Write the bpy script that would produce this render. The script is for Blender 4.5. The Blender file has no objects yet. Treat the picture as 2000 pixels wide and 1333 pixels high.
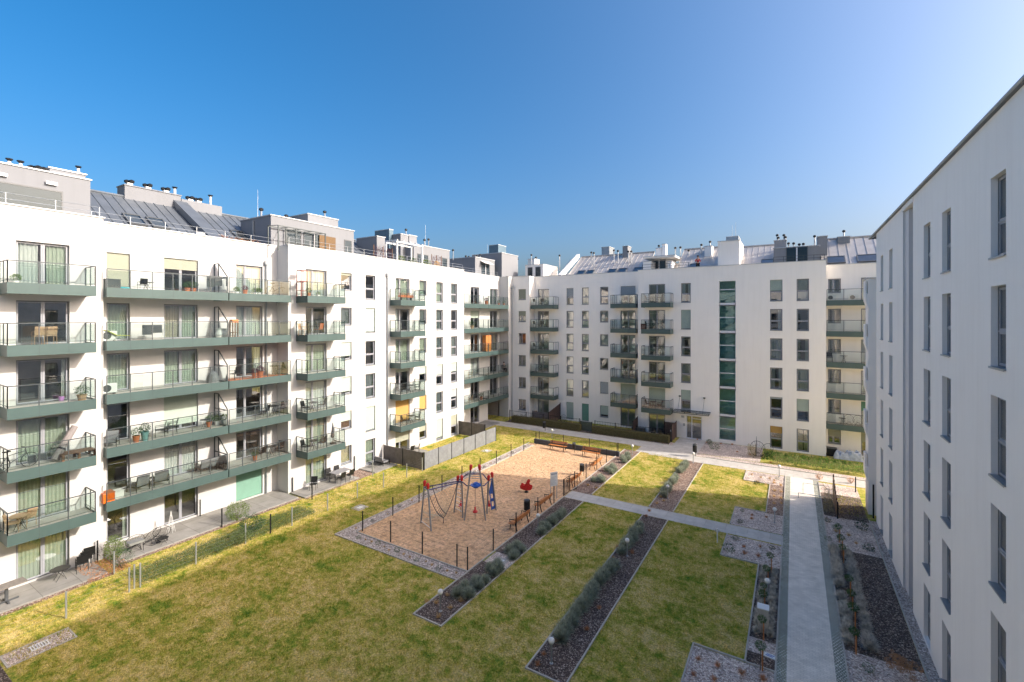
import bpy, math, random
import numpy as np
from mathutils import Vector, Matrix
rnd = random.Random(7)
scene = bpy.context.scene
COL = scene.collection
R = math.radians
# ---------------------------------------------------------------- camera, sky, sun, exposure
EYE = 13.1                      # the photographer stands on a fourth floor balcony
YAW = R(31.37)
FPX = 902.0                     # focal length in pixels of the 2000 px wide photograph
cam = bpy.data.cameras.new("camera")
cam.sensor_width = 36.0
cam.lens = FPX / 2000 * 36
cam.shift_y = -46.0 / 2000
cam.clip_start = 0.1
cam.clip_end = 6000
camo = bpy.data.objects.new("camera", cam)
camo.location = (0, 0, EYE)
camo.rotation_euler = (R(90), 0, YAW)
COL.objects.link(camo)
scene.camera = camo

SUN = Vector((1.0, 0.30, 0.60)).normalized()
w = bpy.data.worlds.new("World")
scene.world = w
w.use_nodes = True
nt = w.node_tree
nt.nodes.clear()
sky = nt.nodes.new("ShaderNodeTexSky")
sky.sky_type = 'NISHITA'
sky.sun_disc = False
sky.sun_elevation = math.asin(SUN.z)
sky.sun_rotation = math.atan2(SUN.x, SUN.y)
sky.air_density = 0.8
sky.dust_density = 6.5
sky.ozone_density = 2.2
bg = nt.nodes.new("ShaderNodeBackground")
bg.inputs['Strength'].default_value = 0.15
wo = nt.nodes.new("ShaderNodeOutputWorld")
hs_ = nt.nodes.new("ShaderNodeHueSaturation")
hs_.inputs['Hue'].default_value = .494
hs_.inputs['Saturation'].default_value = 1.5
hs_.inputs['Value'].default_value = .68
nt.links.new(sky.outputs[0], hs_.inputs['Color'])
nt.links.new(hs_.outputs[0], bg.inputs[0])
nt.links.new(bg.outputs[0], wo.inputs[0])
sl = bpy.data.lights.new("sun", 'SUN')
sl.energy = 2.0
sl.angle = R(0.53)
sl.color = (1.0, 0.93, 0.84)
so = bpy.data.objects.new("sun", sl)
so.rotation_euler = SUN.to_track_quat('Z', 'Y').to_euler()
so.location = (60, 20, 60)
COL.objects.link(so)
scene.view_settings.view_transform = 'Standard'
scene.view_settings.look = 'None'
scene.view_settings.gamma = 1
scene.view_settings.exposure = 1.5
scene.render.engine = 'CYCLES'
scene.cycles.use_denoising = True
scene.cycles.max_bounces = 10
scene.cycles.diffuse_bounces = 7
scene.cycles.glossy_bounces = 4
scene.cycles.transparent_max_bounces = 12
scene.cycles.sample_clamp_indirect = 12.0
scene.cycles.caustics_reflective = True
scene.cycles.blur_glossy = 0.35

# ---------------------------------------------------------------- measured pixel -> place in the world
_s, _c = math.sin(YAW), math.cos(YAW)
YH = 620.5
def G(x, y, z=0.0):
    d = FPX * (EYE - z) / (y - YH)
    u = (x - 1000) / FPX * d
    return (u * _c - d * _s, u * _s + d * _c, z)
def onX(x, y, X):
    r = (x - 1000) / FPX
    d = X / (r * _c - _s)
    return (X, d * (r * _s + _c), EYE + (YH - y) * d / FPX)
def onY(x, y, Y):
    r = (x - 1000) / FPX
    d = Y / (r * _s + _c)
    return (d * (r * _c - _s), Y, EYE + (YH - y) * d / FPX)

# ---------------------------------------------------------------- mesh helper
class MB:
    def __init__(s):
        s.v = []; s.f = []; s.m = []
    def add(s, vs, fs, mi=0):
        n = len(s.v)
        s.v.extend(vs)
        for f in fs:
            s.f.append(tuple(i + n for i in f)); s.m.append(mi)
    def quad(s, a, b, c, d, mi=0):
        s.add([a, b, c, d], [(0, 1, 2, 3)], mi)
    def box(s, x0, x1, y0, y1, z0, z1, mi=0):
        if x0 > x1: x0, x1 = x1, x0
        if y0 > y1: y0, y1 = y1, y0
        if z0 > z1: z0, z1 = z1, z0
        v = [(x0,y0,z0),(x1,y0,z0),(x1,y1,z0),(x0,y1,z0),(x0,y0,z1),(x1,y0,z1),(x1,y1,z1),(x0,y1,z1)]
        s.add(v, [(0,3,2,1),(4,5,6,7),(0,1,5,4),(1,2,6,5),(2,3,7,6),(3,0,4,7)], mi)
    def bar(s, p, q, w=.03, h=None, mi=0):          # square bar between two points
        s.tube(p, q, w * .7071, None, 4, mi, twist=math.pi / 4)
    def tube(s, p, q, r0, r1=None, n=6, mi=0, twist=0.0):
        p = Vector(p); q = Vector(q); r1 = r0 if r1 is None else r1
        d = q - p
        if d.length < 1e-6: return
        d.normalize()
        a = Vector((0, 0, 1)) if abs(d.z) < .95 else Vector((1, 0, 0))
        e = d.cross(a).normalized(); g = d.cross(e)
        vs = []
        for c, r in ((p, r0), (q, r1)):
            for k in range(n):
                t = 2 * math.pi * k / n + twist
                vs.append(tuple(c + (e * math.cos(t) + g * math.sin(t)) * r))
        fs = [(k, (k + 1) % n, n + (k + 1) % n, n + k) for k in range(n)]
        fs += [tuple(range(n))[::-1], tuple(range(n, 2 * n))]
        s.add(vs, fs, mi)
    def path(s, pts, r, n=5, mi=0, closed=False):
        for a, b in zip(pts, pts[1:] + ([pts[0]] if closed else [])):
            s.tube(a, b, r, None, n, mi)
    def lathe(s, prof, cx=0, cy=0, cz=0, n=12, mi=0):   # prof: (r, z)
        vs = []; fs = []
        for r, z in prof:
            for k in range(n):
                t = 2 * math.pi * k / n
                vs.append((cx + r * math.cos(t), cy + r * math.sin(t), cz + z))
        m = len(prof)
        for j in range(m - 1):
            for k in range(n):
                fs.append((j*n+k, j*n+(k+1)%n, (j+1)*n+(k+1)%n, (j+1)*n+k))
        fs.append(tuple(range(n))[::-1]); fs.append(tuple((m-1)*n+k for k in range(n)))
        s.add(vs, fs, mi)
    def ball(s, cx, cy, cz, r, rz=None, n=12, m=8, mi=0):
        rz = r if rz is None else rz
        s.lathe([(max(r * math.sin(math.pi * j / m), .0005), -rz * math.cos(math.pi * j / m)) for j in range(m + 1)], cx, cy, cz, n, mi)
    def prism(s, pts, z0, z1, mi=0):                 # pts 2D counter-clockwise
        n = len(pts)
        vs = [(x, y, z0) for x, y in pts] + [(x, y, z1) for x, y in pts]
        s.add(vs, [tuple(range(n))[::-1], tuple(range(n, 2*n))] + [(k, (k+1)%n, n+(k+1)%n, n+k) for k in range(n)], mi)
    def extr(s, pts, d, mi=0):                       # 3D polygon extruded by vector d
        n = len(pts); d = Vector(d)
        vs = [tuple(p) for p in pts] + [tuple(Vector(p) + d) for p in pts]
        s.add(vs, [tuple(range(n))[::-1], tuple(range(n, 2*n))] + [(k, (k+1)%n, n+(k+1)%n, n+k) for k in range(n)], mi)
    def mesh(s, name, mats, smooth=False):
        me = bpy.data.meshes.new(name)
        me.from_pydata(s.v, [], s.f)
        for m in (mats if isinstance(mats, (list, tuple)) else [mats]): me.materials.append(m)
        if any(s.m): me.polygons.foreach_set('material_index', s.m)
        if smooth: me.polygons.foreach_set('use_smooth', [True] * len(s.f))
        me.update()
        return me
    def build(s, name, mats, parent=None, loc=(0,0,0), rz=0.0, smooth=False):
        return obj(name, s.mesh(name, mats, smooth), parent, loc, rz)

def obj(name, me, parent=None, loc=(0,0,0), rz=0.0):
    o = bpy.data.objects.new(name, me)
    o.location = loc; o.rotation_euler = (0, 0, rz)
    if parent is not None: o.parent = parent
    COL.objects.link(o)
    return o
def tag(o, label=None, cat=None, group=None, kind=None):
    if label: o['label'] = label
    if cat: o['category'] = cat
    if group: o['group'] = group
    if kind: o['kind'] = kind
    return o
def thing(name, label, cat, loc=(0,0,0), rz=0.0, group=None):
    return tag(obj(name, None, None, loc, rz), label, cat, group)
def dup(root, loc, rz=0.0, label=None, scale=None, group=None):
    r = root.copy(); COL.objects.link(r)
    r.location = loc; r.rotation_euler = (0, 0, rz)
    if scale is not None: r.scale = scale if isinstance(scale, tuple) else (scale,) * 3
    if label: r['label'] = label
    if group: r['group'] = group
    for ch in list(root.children):
        c = ch.copy(); COL.objects.link(c); c.parent = r
        for g in list(ch.children):
            d = g.copy(); COL.objects.link(d); d.parent = c
    return r
class Kind:
    """first call places the prototype itself, later calls copy it"""
    def __init__(s, make, cat, group=None): s.make = make; s.cat = cat; s.group = group; s.root = None
    def put(s, label, loc, rz=0.0, scale=None, group=None):
        if s.root is None:
            s.root = s.make()
            o = s.root; o.location = loc; o.rotation_euler = (0, 0, rz)
            if scale is not None: o.scale = scale if isinstance(scale, tuple) else (scale,) * 3
        else:
            o = dup(s.root, loc, rz, None, scale if scale is not None else 1.0)
        o['label'] = label; o['category'] = s.cat
        g = group or s.group
        if g: o['group'] = g
        return o
ORD = ['first','second','third','fourth','fifth','sixth','seventh','eighth','ninth','tenth','eleventh','twelfth','thirteenth','fourteenth','fifteenth','sixteenth','seventeenth','eighteenth','nineteenth','twentieth']

# ---------------------------------------------------------------- materials
def newmat(name):
    m = bpy.data.materials.new(name); m.use_nodes = True
    n = m.node_tree.nodes; l = m.node_tree.links
    return m, n, l, n['Principled BSDF']
def noise(n, l, scale, detail=4, rough=.55, vec=None, dim='3D'):
    t = n.new('ShaderNodeTexNoise'); t.inputs['Scale'].default_value = scale
    t.inputs['Detail'].default_value = detail; t.inputs['Roughness'].default_value = rough
    if vec is not None: l.new(vec, t.inputs['Vector'])
    return t
def ramp(n, l, fac, stops):
    r = n.new('ShaderNodeValToRGB')
    e = r.color_ramp.elements
    e[0].position = stops[0][0]; e[0].color = (*stops[0][1], 1)
    e[1].position = stops[-1][0]; e[1].color = (*stops[-1][1], 1)
    for p, c in stops[1:-1]:
        x = e.new(p); x.color = (*c, 1)
    l.new(fac, r.inputs[0])
    return r
def geo(n):
    return n.new('ShaderNodeNewGeometry').outputs['Position']
def mixc(n, l, fac, a, b, mode='MIX'):
    m = n.new('ShaderNodeMix'); m.data_type = 'RGBA'; m.blend_type = mode
    for sock, val in ((m.inputs[0], fac), (m.inputs[6], a), (m.inputs[7], b)):
        if hasattr(val, 'links'): l.new(val, sock)
        elif isinstance(val, (int, float)): sock.default_value = val
        else: sock.default_value = (*val, 1)
    return m.outputs[2]
def bump(n, l, bsdf, h, strength=.3, dist=.02):
    b = n.new('ShaderNodeBump'); b.inputs['Strength'].default_value = strength; b.inputs['Distance'].default_value = dist
    l.new(h, b.inputs['Height']); l.new(b.outputs[0], bsdf.inputs['Normal'])
    return b
def pm(name, col, rough=.6, metal=0.0, var=.12, scale=3.0, bs=0.0, bscale=60.0, spec=None):
    """plain procedural surface: base colour that wanders a little, optional fine bump"""
    m, n, l, b = newmat(name)
    p = geo(n)
    t = noise(n, l, scale, 5, .6, p)
    lo = tuple(max(0, c * (1 - var)) for c in col); hi = tuple(min(1, c * (1 + var)) for c in col)
    r = ramp(n, l, t.outputs[0], [(.3, lo), (.7, hi)])
    l.new(r.outputs[0], b.inputs['Base Color'])
    b.inputs['Roughness'].default_value = rough; b.inputs['Metallic'].default_value = metal
    if spec is not None: b.inputs['Specular IOR Level'].default_value = spec
    if bs: bump(n, l, b, noise(n, l, bscale, 3, .6, p).outputs[0], bs, .01)
    return m
def stucco(name, col, streak=.035):
    m, n, l, b = newmat(name)
    p = geo(n)
    big = noise(n, l, .35, 4, .6, p)
    mp = n.new('ShaderNodeMapping'); mp.inputs['Scale'].default_value = (3.0, 3.0, .25); l.new(p, mp.inputs[0])
    st = noise(n, l, 1.0, 5, .65, mp.outputs[0])
    c1 = ramp(n, l, big.outputs[0], [(.3, tuple(c * .965 for c in col)), (.7, col)])
    c2 = ramp(n, l, st.outputs[0], [(.30, tuple([1 - streak, 1 - streak * 1.05, 1 - streak * 1.15])), (.55, (1, 1, 1))])
    l.new(mixc(n, l, 1.0, c1.outputs[0], c2.outputs[0], 'MULTIPLY'), b.inputs['Base Color'])
    b.inputs['Roughness'].default_value = .9; b.inputs['Specular IOR Level'].default_value = .25
    bump(n, l, b, noise(n, l, 45, 4, .65, p).outputs[0], .35, .006)
    return m
def thinleaf(m, amount=.4):
    """let light through a thin leaf or blade"""
    n = m.node_tree.nodes; l = m.node_tree.links; b = n['Principled BSDF']
    t = n.new('ShaderNodeBsdfTranslucent'); src = b.inputs['Base Color'].links[0].from_socket
    l.new(src, t.inputs[0]); x = n.new('ShaderNodeMixShader'); x.inputs[0].default_value = amount
    l.new(b.outputs[0], x.inputs[1]); l.new(t.outputs[0], x.inputs[2]); l.new(x.outputs[0], n['Material Output'].inputs[0])
    return m
def glassmat(name, tint, base, rough=0.0, ior=1.5, gl=(1, 1, 1)):
    m, n, l, b = newmat(name)
    n.remove(b)
    tr = n.new('ShaderNodeBsdfTransparent'); tr.inputs[0].default_value = (*tint, 1)
    g = n.new('ShaderNodeBsdfGlossy'); g.inputs['Roughness'].default_value = rough; g.inputs[0].default_value = (*gl, 1)
    fr = n.new('ShaderNodeFresnel'); fr.inputs[0].default_value = ior
    a = n.new('ShaderNodeMath'); a.operation = 'MULTIPLY_ADD'; a.use_clamp = True
    a.inputs[1].default_value = 1.0 - base; a.inputs[2].default_value = base
    l.new(fr.outputs[0], a.inputs[0])
    # slight waviness of real panes
    t = noise(n, l, 1.3, 1, .5, geo(n))
    bp = n.new('ShaderNodeBump'); bp.inputs['Strength'].default_value = .05; bp.inputs['Distance'].default_value = .02
    l.new(t.outputs[0], bp.inputs['Height']); l.new(bp.outputs[0], g.inputs['Normal'])
    mx = n.new('ShaderNodeMixShader')
    l.new(a.outputs[0], mx.inputs[0]); l.new(tr.outputs[0], mx.inputs[1]); l.new(g.outputs[0], mx.inputs[2])
    l.new(mx.outputs[0], n['Material Output'].inputs[0])
    return m
WHITE = stucco("white_render_shade_lifted", (.885, .85, .805))  # white walls of the shaded wings, colour raised to lift their shade
WHITEL = stucco("white_render_sun_dimmed", (.545, .54, .53))  # same white on the left wing, colour lowered to offset the strong sun
GREYR = stucco("grey_render", (.23, .24, .26), .05)
FRAME = pm("anthracite_frame", (.105, .115, .125), .45, 0, .08)
SASH = pm("grey_sash", (.30, .31, .34), .4, 0, .05)
SASHW = pm("pale_sash", (.62, .63, .66), .4, 0, .04)
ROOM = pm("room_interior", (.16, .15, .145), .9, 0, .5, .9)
GLASS = glassmat("window_glass", (.80, .86, .84), .18)
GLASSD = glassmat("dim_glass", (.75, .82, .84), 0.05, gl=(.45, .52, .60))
BGLASS = glassmat("balustrade_glass", (.72, .80, .78), .07)
STAIRG = glassmat("stair_glass", (.62, .90, .86), .08, gl=(.75, 1, .97))
GREEN = pm("green_metal_cladding", (.062, .102, .098), .42, .1, .10, .8)
RAIL = pm("dark_railing", (.07, .085, .09), .45, .5, .1)
SOFFIT = pm("balcony_soffit", (.60, .58, .55), .85, 0, .06)
DECK = pm("balcony_tiles", (.42, .41, .385), .8, 0, .10, 2)
ZINC = pm("zinc_flashing", (.34, .37, .40), .38, .6, .12, 1.5)
CAP = pm("pale_parapet_cap", (.50, .52, .54), .5, .3, .06)
CURT = [pm("curtain_sage", (.42, .46, .39), .9, 0, .05), pm("curtain_white", (.58, .59, .58), .9, 0, .04), pm("curtain_sand", (.50, .45, .37), .9, 0, .06), pm("curtain_slate", (.17, .20, .21), .9, 0, .08), pm("curtain_ochre", (.42, .24, .06), .9, 0, .08)]
BLIND = [pm("blind_sage", (.36, .43, .37), .7, 0, .04), pm("blind_cream", (.30, .31, .24), .7, 0, .04), pm("blind_green", (.12, .27, .20), .6, 0, .06), pm("blind_ochre", (.45, .27, .07), .7, 0, .06), pm("blind_grey", (.34, .37, .38), .6, 0, .05)]
def metal_roof(name, col, metal, rough):
    m, n, l, b = newmat(name)
    p = geo(n)
    t = noise(n, l, 1.1, 5, .6, p)
    r = ramp(n, l, t.outputs[0], [(.3, tuple(c * .85 for c in col)), (.7, tuple(c * 1.12 for c in col))])
    l.new(r.outputs[0], b.inputs['Base Color'])
    b.inputs['Metallic'].default_value = metal; b.inputs['Roughness'].default_value = rough
    bump(n, l, b, noise(n, l, 2.2, 3, .5, p).outputs[0], .25, .03)
    return m
ROOFB = metal_roof("seam_metal_painted_glare", (.50, .47, .44), .35, .35)  # paler copy of the roof metal, glancing sun glare put into its colour
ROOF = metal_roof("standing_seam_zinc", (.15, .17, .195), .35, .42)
BLACKM = pm("black_metal", (.018, .019, .021), .45, .4, .2)
STEEL = pm("galvanised_steel", (.42, .44, .46), .4, .7, .12)
DGREY = pm("dark_grey_plastic", (.07, .075, .08), .5, 0, .2)
WOODO = pm("orange_stained_wood", (.50, .19, .055), .5, 0, .25, 6)
WOODB = pm("brown_wood", (.16, .085, .045), .6, 0, .25, 6)
TERRA = pm("terracotta", (.50, .16, .07), .7, 0, .15, 8)
WHITEP = pm("white_plastic", (.75, .75, .73), .45, 0, .04)
CONC = pm("pale_concrete", (.46, .43, .38), .9, 0, .14, 4, .3, 60)
# ================================================================ ARCHITECTURE
def HEAD(k): return 2.33 + 2.9 * k          # window head of floor k
def SLAB(k): return -0.30 + 2.9 * k          # underside of the balcony of floor k
class Fac:
    """facade plane; u runs along it (world Y or X), d goes into the wall"""
    def __init__(s, kind, plane):
        s.k = kind; s.p = plane
        s.rz = {'L': R(90), 'B': 0.0, 'R': R(-90)}[kind]
    def P(s, u, d, z):
        if s.k == 'L': return (s.p - d, u, z)
        if s.k == 'B': return (u, s.p + d, z)
        return (s.p + d, u, z)
    def start(s, u0, u1):                     # left edge as seen from the court
        return max(u0, u1) if s.k == 'R' else min(u0, u1)
def wall(bld, fac, u0, u1, z0, z1, holes, name='wall', m=None, dep=.20):
    mb = MB()
    us = sorted({u0, u1, *[h[0] for h in holes], *[h[1] for h in holes]})
    for a, b in zip(us, us[1:]):
        zs = sorted((h[2], h[3]) for h in holes if h[0] <= a + 1e-6 and h[1] >= b - 1e-6)
        z = z0
        for lo, hi in zs + [(z1, z1)]:
            if lo > z + 1e-4: mb.quad(fac.P(a,0,z), fac.P(b,0,z), fac.P(b,0,lo), fac.P(a,0,lo))
            z = max(z, hi)
    for a, b, lo, hi in holes:
        mb.quad(fac.P(a,0,lo), fac.P(a,dep,lo), fac.P(a,dep,hi), fac.P(a,0,hi))
        mb.quad(fac.P(b,0,lo), fac.P(b,0,hi), fac.P(b,dep,hi), fac.P(b,dep,lo))
        mb.quad(fac.P(a,0,hi), fac.P(a,dep,hi), fac.P(b,dep,hi), fac.P(b,0,hi))
        mb.quad(fac.P(a,0,lo), fac.P(b,0,lo), fac.P(b,dep,lo), fac.P(a,dep,lo))
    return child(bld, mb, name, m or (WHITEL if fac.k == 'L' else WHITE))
def child(bld, mb, name, mats, smooth=False):
    """part of a building whose mesh is given in world coordinates"""
    b = bld.location
    return mb.build(name, mats, bld, (-b.x, -b.y, -b.z), 0, smooth)
_W = {}
def ring(mb, x0, x1, z0, z1, t, y0, y1, mi):
    mb.box(x0, x1, y0, y1, z0, z0 + t, mi); mb.box(x0, x1, y0, y1, z1 - t, z1, mi)
    mb.box(x0, x0 + t, y0, y1, z0 + t, z1 - t, mi); mb.box(x1 - t, x1, y0, y1, z0 + t, z1 - t, mi)
def curtain_mesh(x0, x1, z0, z1, y, ph, key):
    mb = MB(); n = max(6, int((x1 - x0) / .035)); pr = None
    rr = random.Random(int(ph * 100))
    for i in range(n + 1):
        x = x0 + (x1 - x0) * i / n
        yy = y + .030 * math.sin(i * 1.55 + ph) + .012 * math.sin(i * .4 + ph * 2)
        if pr: mb.quad((pr[0], pr[1], z0), (x, yy, z0), (x, yy, z1), (pr[0], pr[1], z1))
        pr = (x, yy)
    return mb.mesh('curtain', CURT[key])
def win_mesh(kind, w, h):
    k = (kind, w, h)
    if k in _W: return _W[k]
    mb = MB()
    Y0, Y1 = .14, .205
    ring(mb, 0, w, 0, h, .045, Y0, Y1, 0)
    sash = []
    if kind == 'T':
        zt = round(h * .44, 3); sash = [(.045, w - .045, .045, zt - .02), (.045, w - .045, zt + .02, h - .045)]
        mb.box(.045, w - .045, Y0 - .01, Y1, zt - .02, zt + .02, 1)
    elif kind == 'S': sash = [(.045, w - .045, .045, h - .045)]
    elif kind in ('V', 'D', 'E'):
        xm = w * {'V': .42, 'D': .5, 'E': .36}[kind]
        sash = [(.045, xm - .02, .045, h - .045), (xm + .02, w - .045, .045, h - .045)]
        mb.box(xm - .02, xm + .02, Y0 - .01, Y1, .045, h - .045, 1)
    for a, b, c, d in sash: ring(mb, a, b, c, d, .055, Y0 + .012, Y1 - .006, 1)
    # shallow room behind the pane
    y0, y1 = Y1 + .002, 2.2
    for q in (((0,y0,0),(w,y0,0),(w+.9,y1,0),(-.9,y1,0)), ((0,y0,h),(-.9,y1,h),(w+.9,y1,h),(w,y0,h)), ((0,y0,0),(-.9,y1,0),(-.9,y1,h),(0,y0,h)), ((w,y0,0),(w,y0,h),(w+.9,y1,h),(w+.9,y1,0)), ((-.9,y1,0),(w+.9,y1,0),(w+.9,y1,h),(-.9,y1,h))):
        mb.quad(*q, 2)
    gm = MB()
    for a, b, c, d in sash: gm.quad((a+.05, Y0+.035, c+.05), (b-.05, Y0+.035, c+.05), (b-.05, Y0+.035, d-.05), (a+.05, Y0+.035, d-.05))
    sm = MB(); sm.box(-.02, w + .02, -.045, Y0 - .004, -.022, .006); sm.box(-.02, w + .02, -.047, -.043, -.05, .006)
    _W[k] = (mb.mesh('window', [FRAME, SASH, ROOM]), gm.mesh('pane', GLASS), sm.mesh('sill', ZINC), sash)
    return _W[k]
_BL = {}
def window(bld, fac, u0, u1, k, hh, kind, dress, head=None, sill=True):
    """dress: c<i> full curtains, p<i> part-drawn curtains, h<i> half curtains, b<i>_<frac> outside blind, '' bare"""
    top = HEAD(k) if head is None else head
    w_ = round(abs(u1 - u0), 2)
    me, gl, si, sash = win_mesh(kind, w_, hh)
    b = bld.location
    P = fac.P(fac.start(u0, u1), 0, top - hh)
    o = obj('window', me, bld, (P[0] - b.x, P[1] - b.y, P[2] - b.z), fac.rz)
    obj('pane', gl, o)
    if sill: obj('sill', si, o)
    key = (w_, hh, kind, dress)
    for part in dress.split('+') if dress else []:
        t = part[0]; i = int(part[1]); fr = float(part.split('_')[1]) if '_' in part else 1.0
        kk = (w_, hh, kind, part)
        if kk not in _BL:
            if t == 'b':
                mb = MB()
                z1 = hh - .02; z0 = z1 - (hh - .06) * fr; n = max(3, int((z1 - z0) / .055))
                for q in range(n):
                    za = z1 - (z1 - z0) * q / n; zb = z1 - (z1 - z0) * (q + 1) / n
                    mb.quad((.03, .095, zb + .004), (w_ - .03, .095, zb + .004), (w_ - .03, .112, za), (.03, .112, za))
                mb.box(.03, w_ - .03, .09, .12, z0 - .02, z0 + .012)
                _BL[kk] = mb.mesh('blind', BLIND[i])
            elif t == 'c': _BL[kk] = curtain_mesh(.05, w_ - .05, .03, hh - .04, .30, w_ * 7 + i, i)
            elif t == 'p':
                a = curtain_mesh(.05, w_ * fr, .03, hh - .04, .30, w_ * 5 + i, i); _BL[kk] = a
            elif t == 'q': _BL[kk] = curtain_mesh(w_ * (1 - fr), w_ - .05, .03, hh - .04, .30, w_ * 3 + i, i)
        obj('blind' if t == 'b' else 'curtain', _BL[kk], o)
    return o
def balcony(bld, fac, u0, u1, k, out, posts, ends=(1, 1), tile=None, split=None):
    """balcony standing out from fac (out metres); ends: railings at the u0 / u1 end"""
    zb = SLAB(k); zt = zb + .52; zr = zb + 1.53
    b = bld.location
    def bx(mb, ua, ub, da, db, za, zc, mi=0):
        p = fac.P(ua, da, za); q = fac.P(ub, db, zc); mb.box(p[0], q[0], p[1], q[1], za, zc, mi)
    mb = MB()
    bx(mb, u0, u1, -out, -out + .045, zb, zt, 0)                       # front fascia
    bx(mb, u0, u0 + .045, -out + .045, 0, zb, zt, 0); bx(mb, u1 - .045, u1, -out + .045, 0, zb, zt, 0)
    bx(mb, u0 + .045, u1 - .045, -out + .045, 0, zb + .06, zb + .44, 1)    # slab with soffit
    bx(mb, u0 + .05, u1 - .05, -out + .05, -.002, zb + .44, zb + .455, 2)
    # vertical joints of the cladding
    n = max(1, posts)
    for i in range(1, n):
        u = u0 + (u1 - u0) * i / n
        bx(mb, u - .006, u + .006, -out - .003, -out, zb, zt, 3)
    o = child(bld, mb, 'balcony', [GREEN, SOFFIT, tile or DECK, RAIL])
    r = MB(); g = MB()
    def line(pa, pb, nn):
        pa = Vector(pa); pb = Vector(pb)
        r.bar(pa + Vector((0, 0, zr)), pb + Vector((0, 0, zr)), .045)
        r.bar(pa + Vector((0, 0, zb + .62)), pb + Vector((0, 0, zb + .62)), .018)
        for i in range(nn + 1):
            p = pa.lerp(pb, i / nn)
            r.bar(p + Vector((0, 0, zb + .1)), p + Vector((0, 0, zr)), .038)
            if i < nn:
                q = pa.lerp(pb, (i + 1) / nn); dd = (q - p).normalized() * .035
                a = p + dd; c = q - dd
                g.quad((a.x, a.y, zb + .57), (c.x, c.y, zb + .57), (c.x, c.y, zr - .06), (a.x, a.y, zr - .06))
    f0 = fac.P(u0 + .025, -out + .07, 0); f1 = fac.P(u1 - .025, -out + .07, 0)
    line(f0, f1, n)
    if ends[0]: line(fac.P(u0 + .025, -.03, 0), f0, 2)
    if ends[1]: line(fac.P(u1 - .025, -.03, 0), f1, 2)
    # railings belong to the balcony part
    r.build('railing', RAIL, o); g.build('balustrade_glass', BGLASS, o)
    return o
def boxpart(bld, name, x0, x1, y0, y1, z0, z1, m, par=None):
    mb = MB(); mb.box(x0, x1, y0, y1, z0, z1)
    return child(bld, mb, name, m)
def sub(par_part, mb, name, mats):            # sub-part whose parent part already carries the world offset
    return mb.build(name, mats, par_part)
def flue(bld, x, y, z0, z1, r=.065):
    mb = MB(); mb.tube((x, y, z0), (x, y, z1), r, None, 7, 0); mb.lathe([(r, 0), (r * 2.4, .07), (r * 2.3, .2), (r * .7, .26)], x, y, z1, 7, 1)
    return child(bld, mb, 'flue', [STEEL, BLACKM])
def aerial(bld, p, z0):
    mb = MB(); mb.tube((p[0], p[1], z0), p, .02, .008, 5); return child(bld, mb, 'aerial', STEEL)
def vent(mb, x, y, z, h=1.0, r=.09, mi=0, mj=1):   # steel flue with a dark cowl
    mb.tube((x, y, z), (x, y, z + h), r, None, 8, mi)
    mb.lathe([(r * .6, 0), (r * 2.1, .10), (r * 2.1, .14), (r * .5, .16)], x, y, z + h, 8, mj)
def cowl(mb, x, y, z, mi=0, mj=1):
    mb.box(x - .16, x + .16, y - .16, y + .16, z, z + .32, mi)
    for dx, dy in ((-.12, -.1), (.12, .1)):
        mb.lathe([(.06, 0), (.16, .05), (.17, .2), (.05, .26)], x + dx, y + dy, z + .32, 7, mj)

# ---------------- left wing
LB = thing('apartment_building', 'sunlit white apartment wing with long green balconies and a grey metal roof', 'building', (-36, 20, 0))
LF = Fac('L', -32.0); LR = Fac('L', -33.4)
PT = 18.5
rl = random.Random(11)
# openings per storey; pixel columns measured in the photograph
def H(fac, pxa, pxb):
    f = onX if fac.k != 'B' else onY
    a = f(pxa, 600, fac.p); b = f(pxb, 600, fac.p)
    i = 1 if fac.k != 'B' else 0
    return tuple(sorted((round(a[i], 2), round(b[i], 2))))
def block(bld, fac, u0, u1, cols, top=PT, floors=range(6)):
    holes = []; wins = []
    for c in cols:
        ua, ub = c['u']
        for k in floors:
            if k in c.get('skip', ()): continue
            hh = c['h'] if not isinstance(c['h'], dict) else c['h'].get(k, c['h']['*'])
            kind = c['k'] if not isinstance(c['k'], dict) else c['k'].get(k, c['k']['*'])
            if k == 0 and c.get('door0'): hh = 2.18
            holes.append((ua, ub, HEAD(k) - hh, HEAD(k)))
            d = c['d'][k] if k < len(c['d']) else ''
            wins.append((ua, ub, k, hh, kind, d))
    wall(bld, fac, u0, u1, 0, top, holes)
    for a in wins: window(bld, fac, *a, sill=not (a[3] > 2.16))
# block 1 (near, left end) ; dress lists run from ground floor (0) to top floor (5)
Y1 = 9.86
block(LB, LF, -6, Y1, [
    dict(u=H(LF, 31, 136), h=2.19, k='D', d=['c0', 'p0_.30+q0_.95', 'c0', 'q1_.12', '', 'p1_.42+q0_.42']),
    dict(u=(2.4, 4.4), h=2.19, k='D', d=['c0', 'c1', '', 'c0', 'c1', ''])])
for k in range(1, 6): balcony(LB, LF, 5.99, 9.15, k, 1.4, 3)
for k in range(1, 6): balcony(LB, LF, 1.6, 4.9, k, 1.4, 3)
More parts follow.
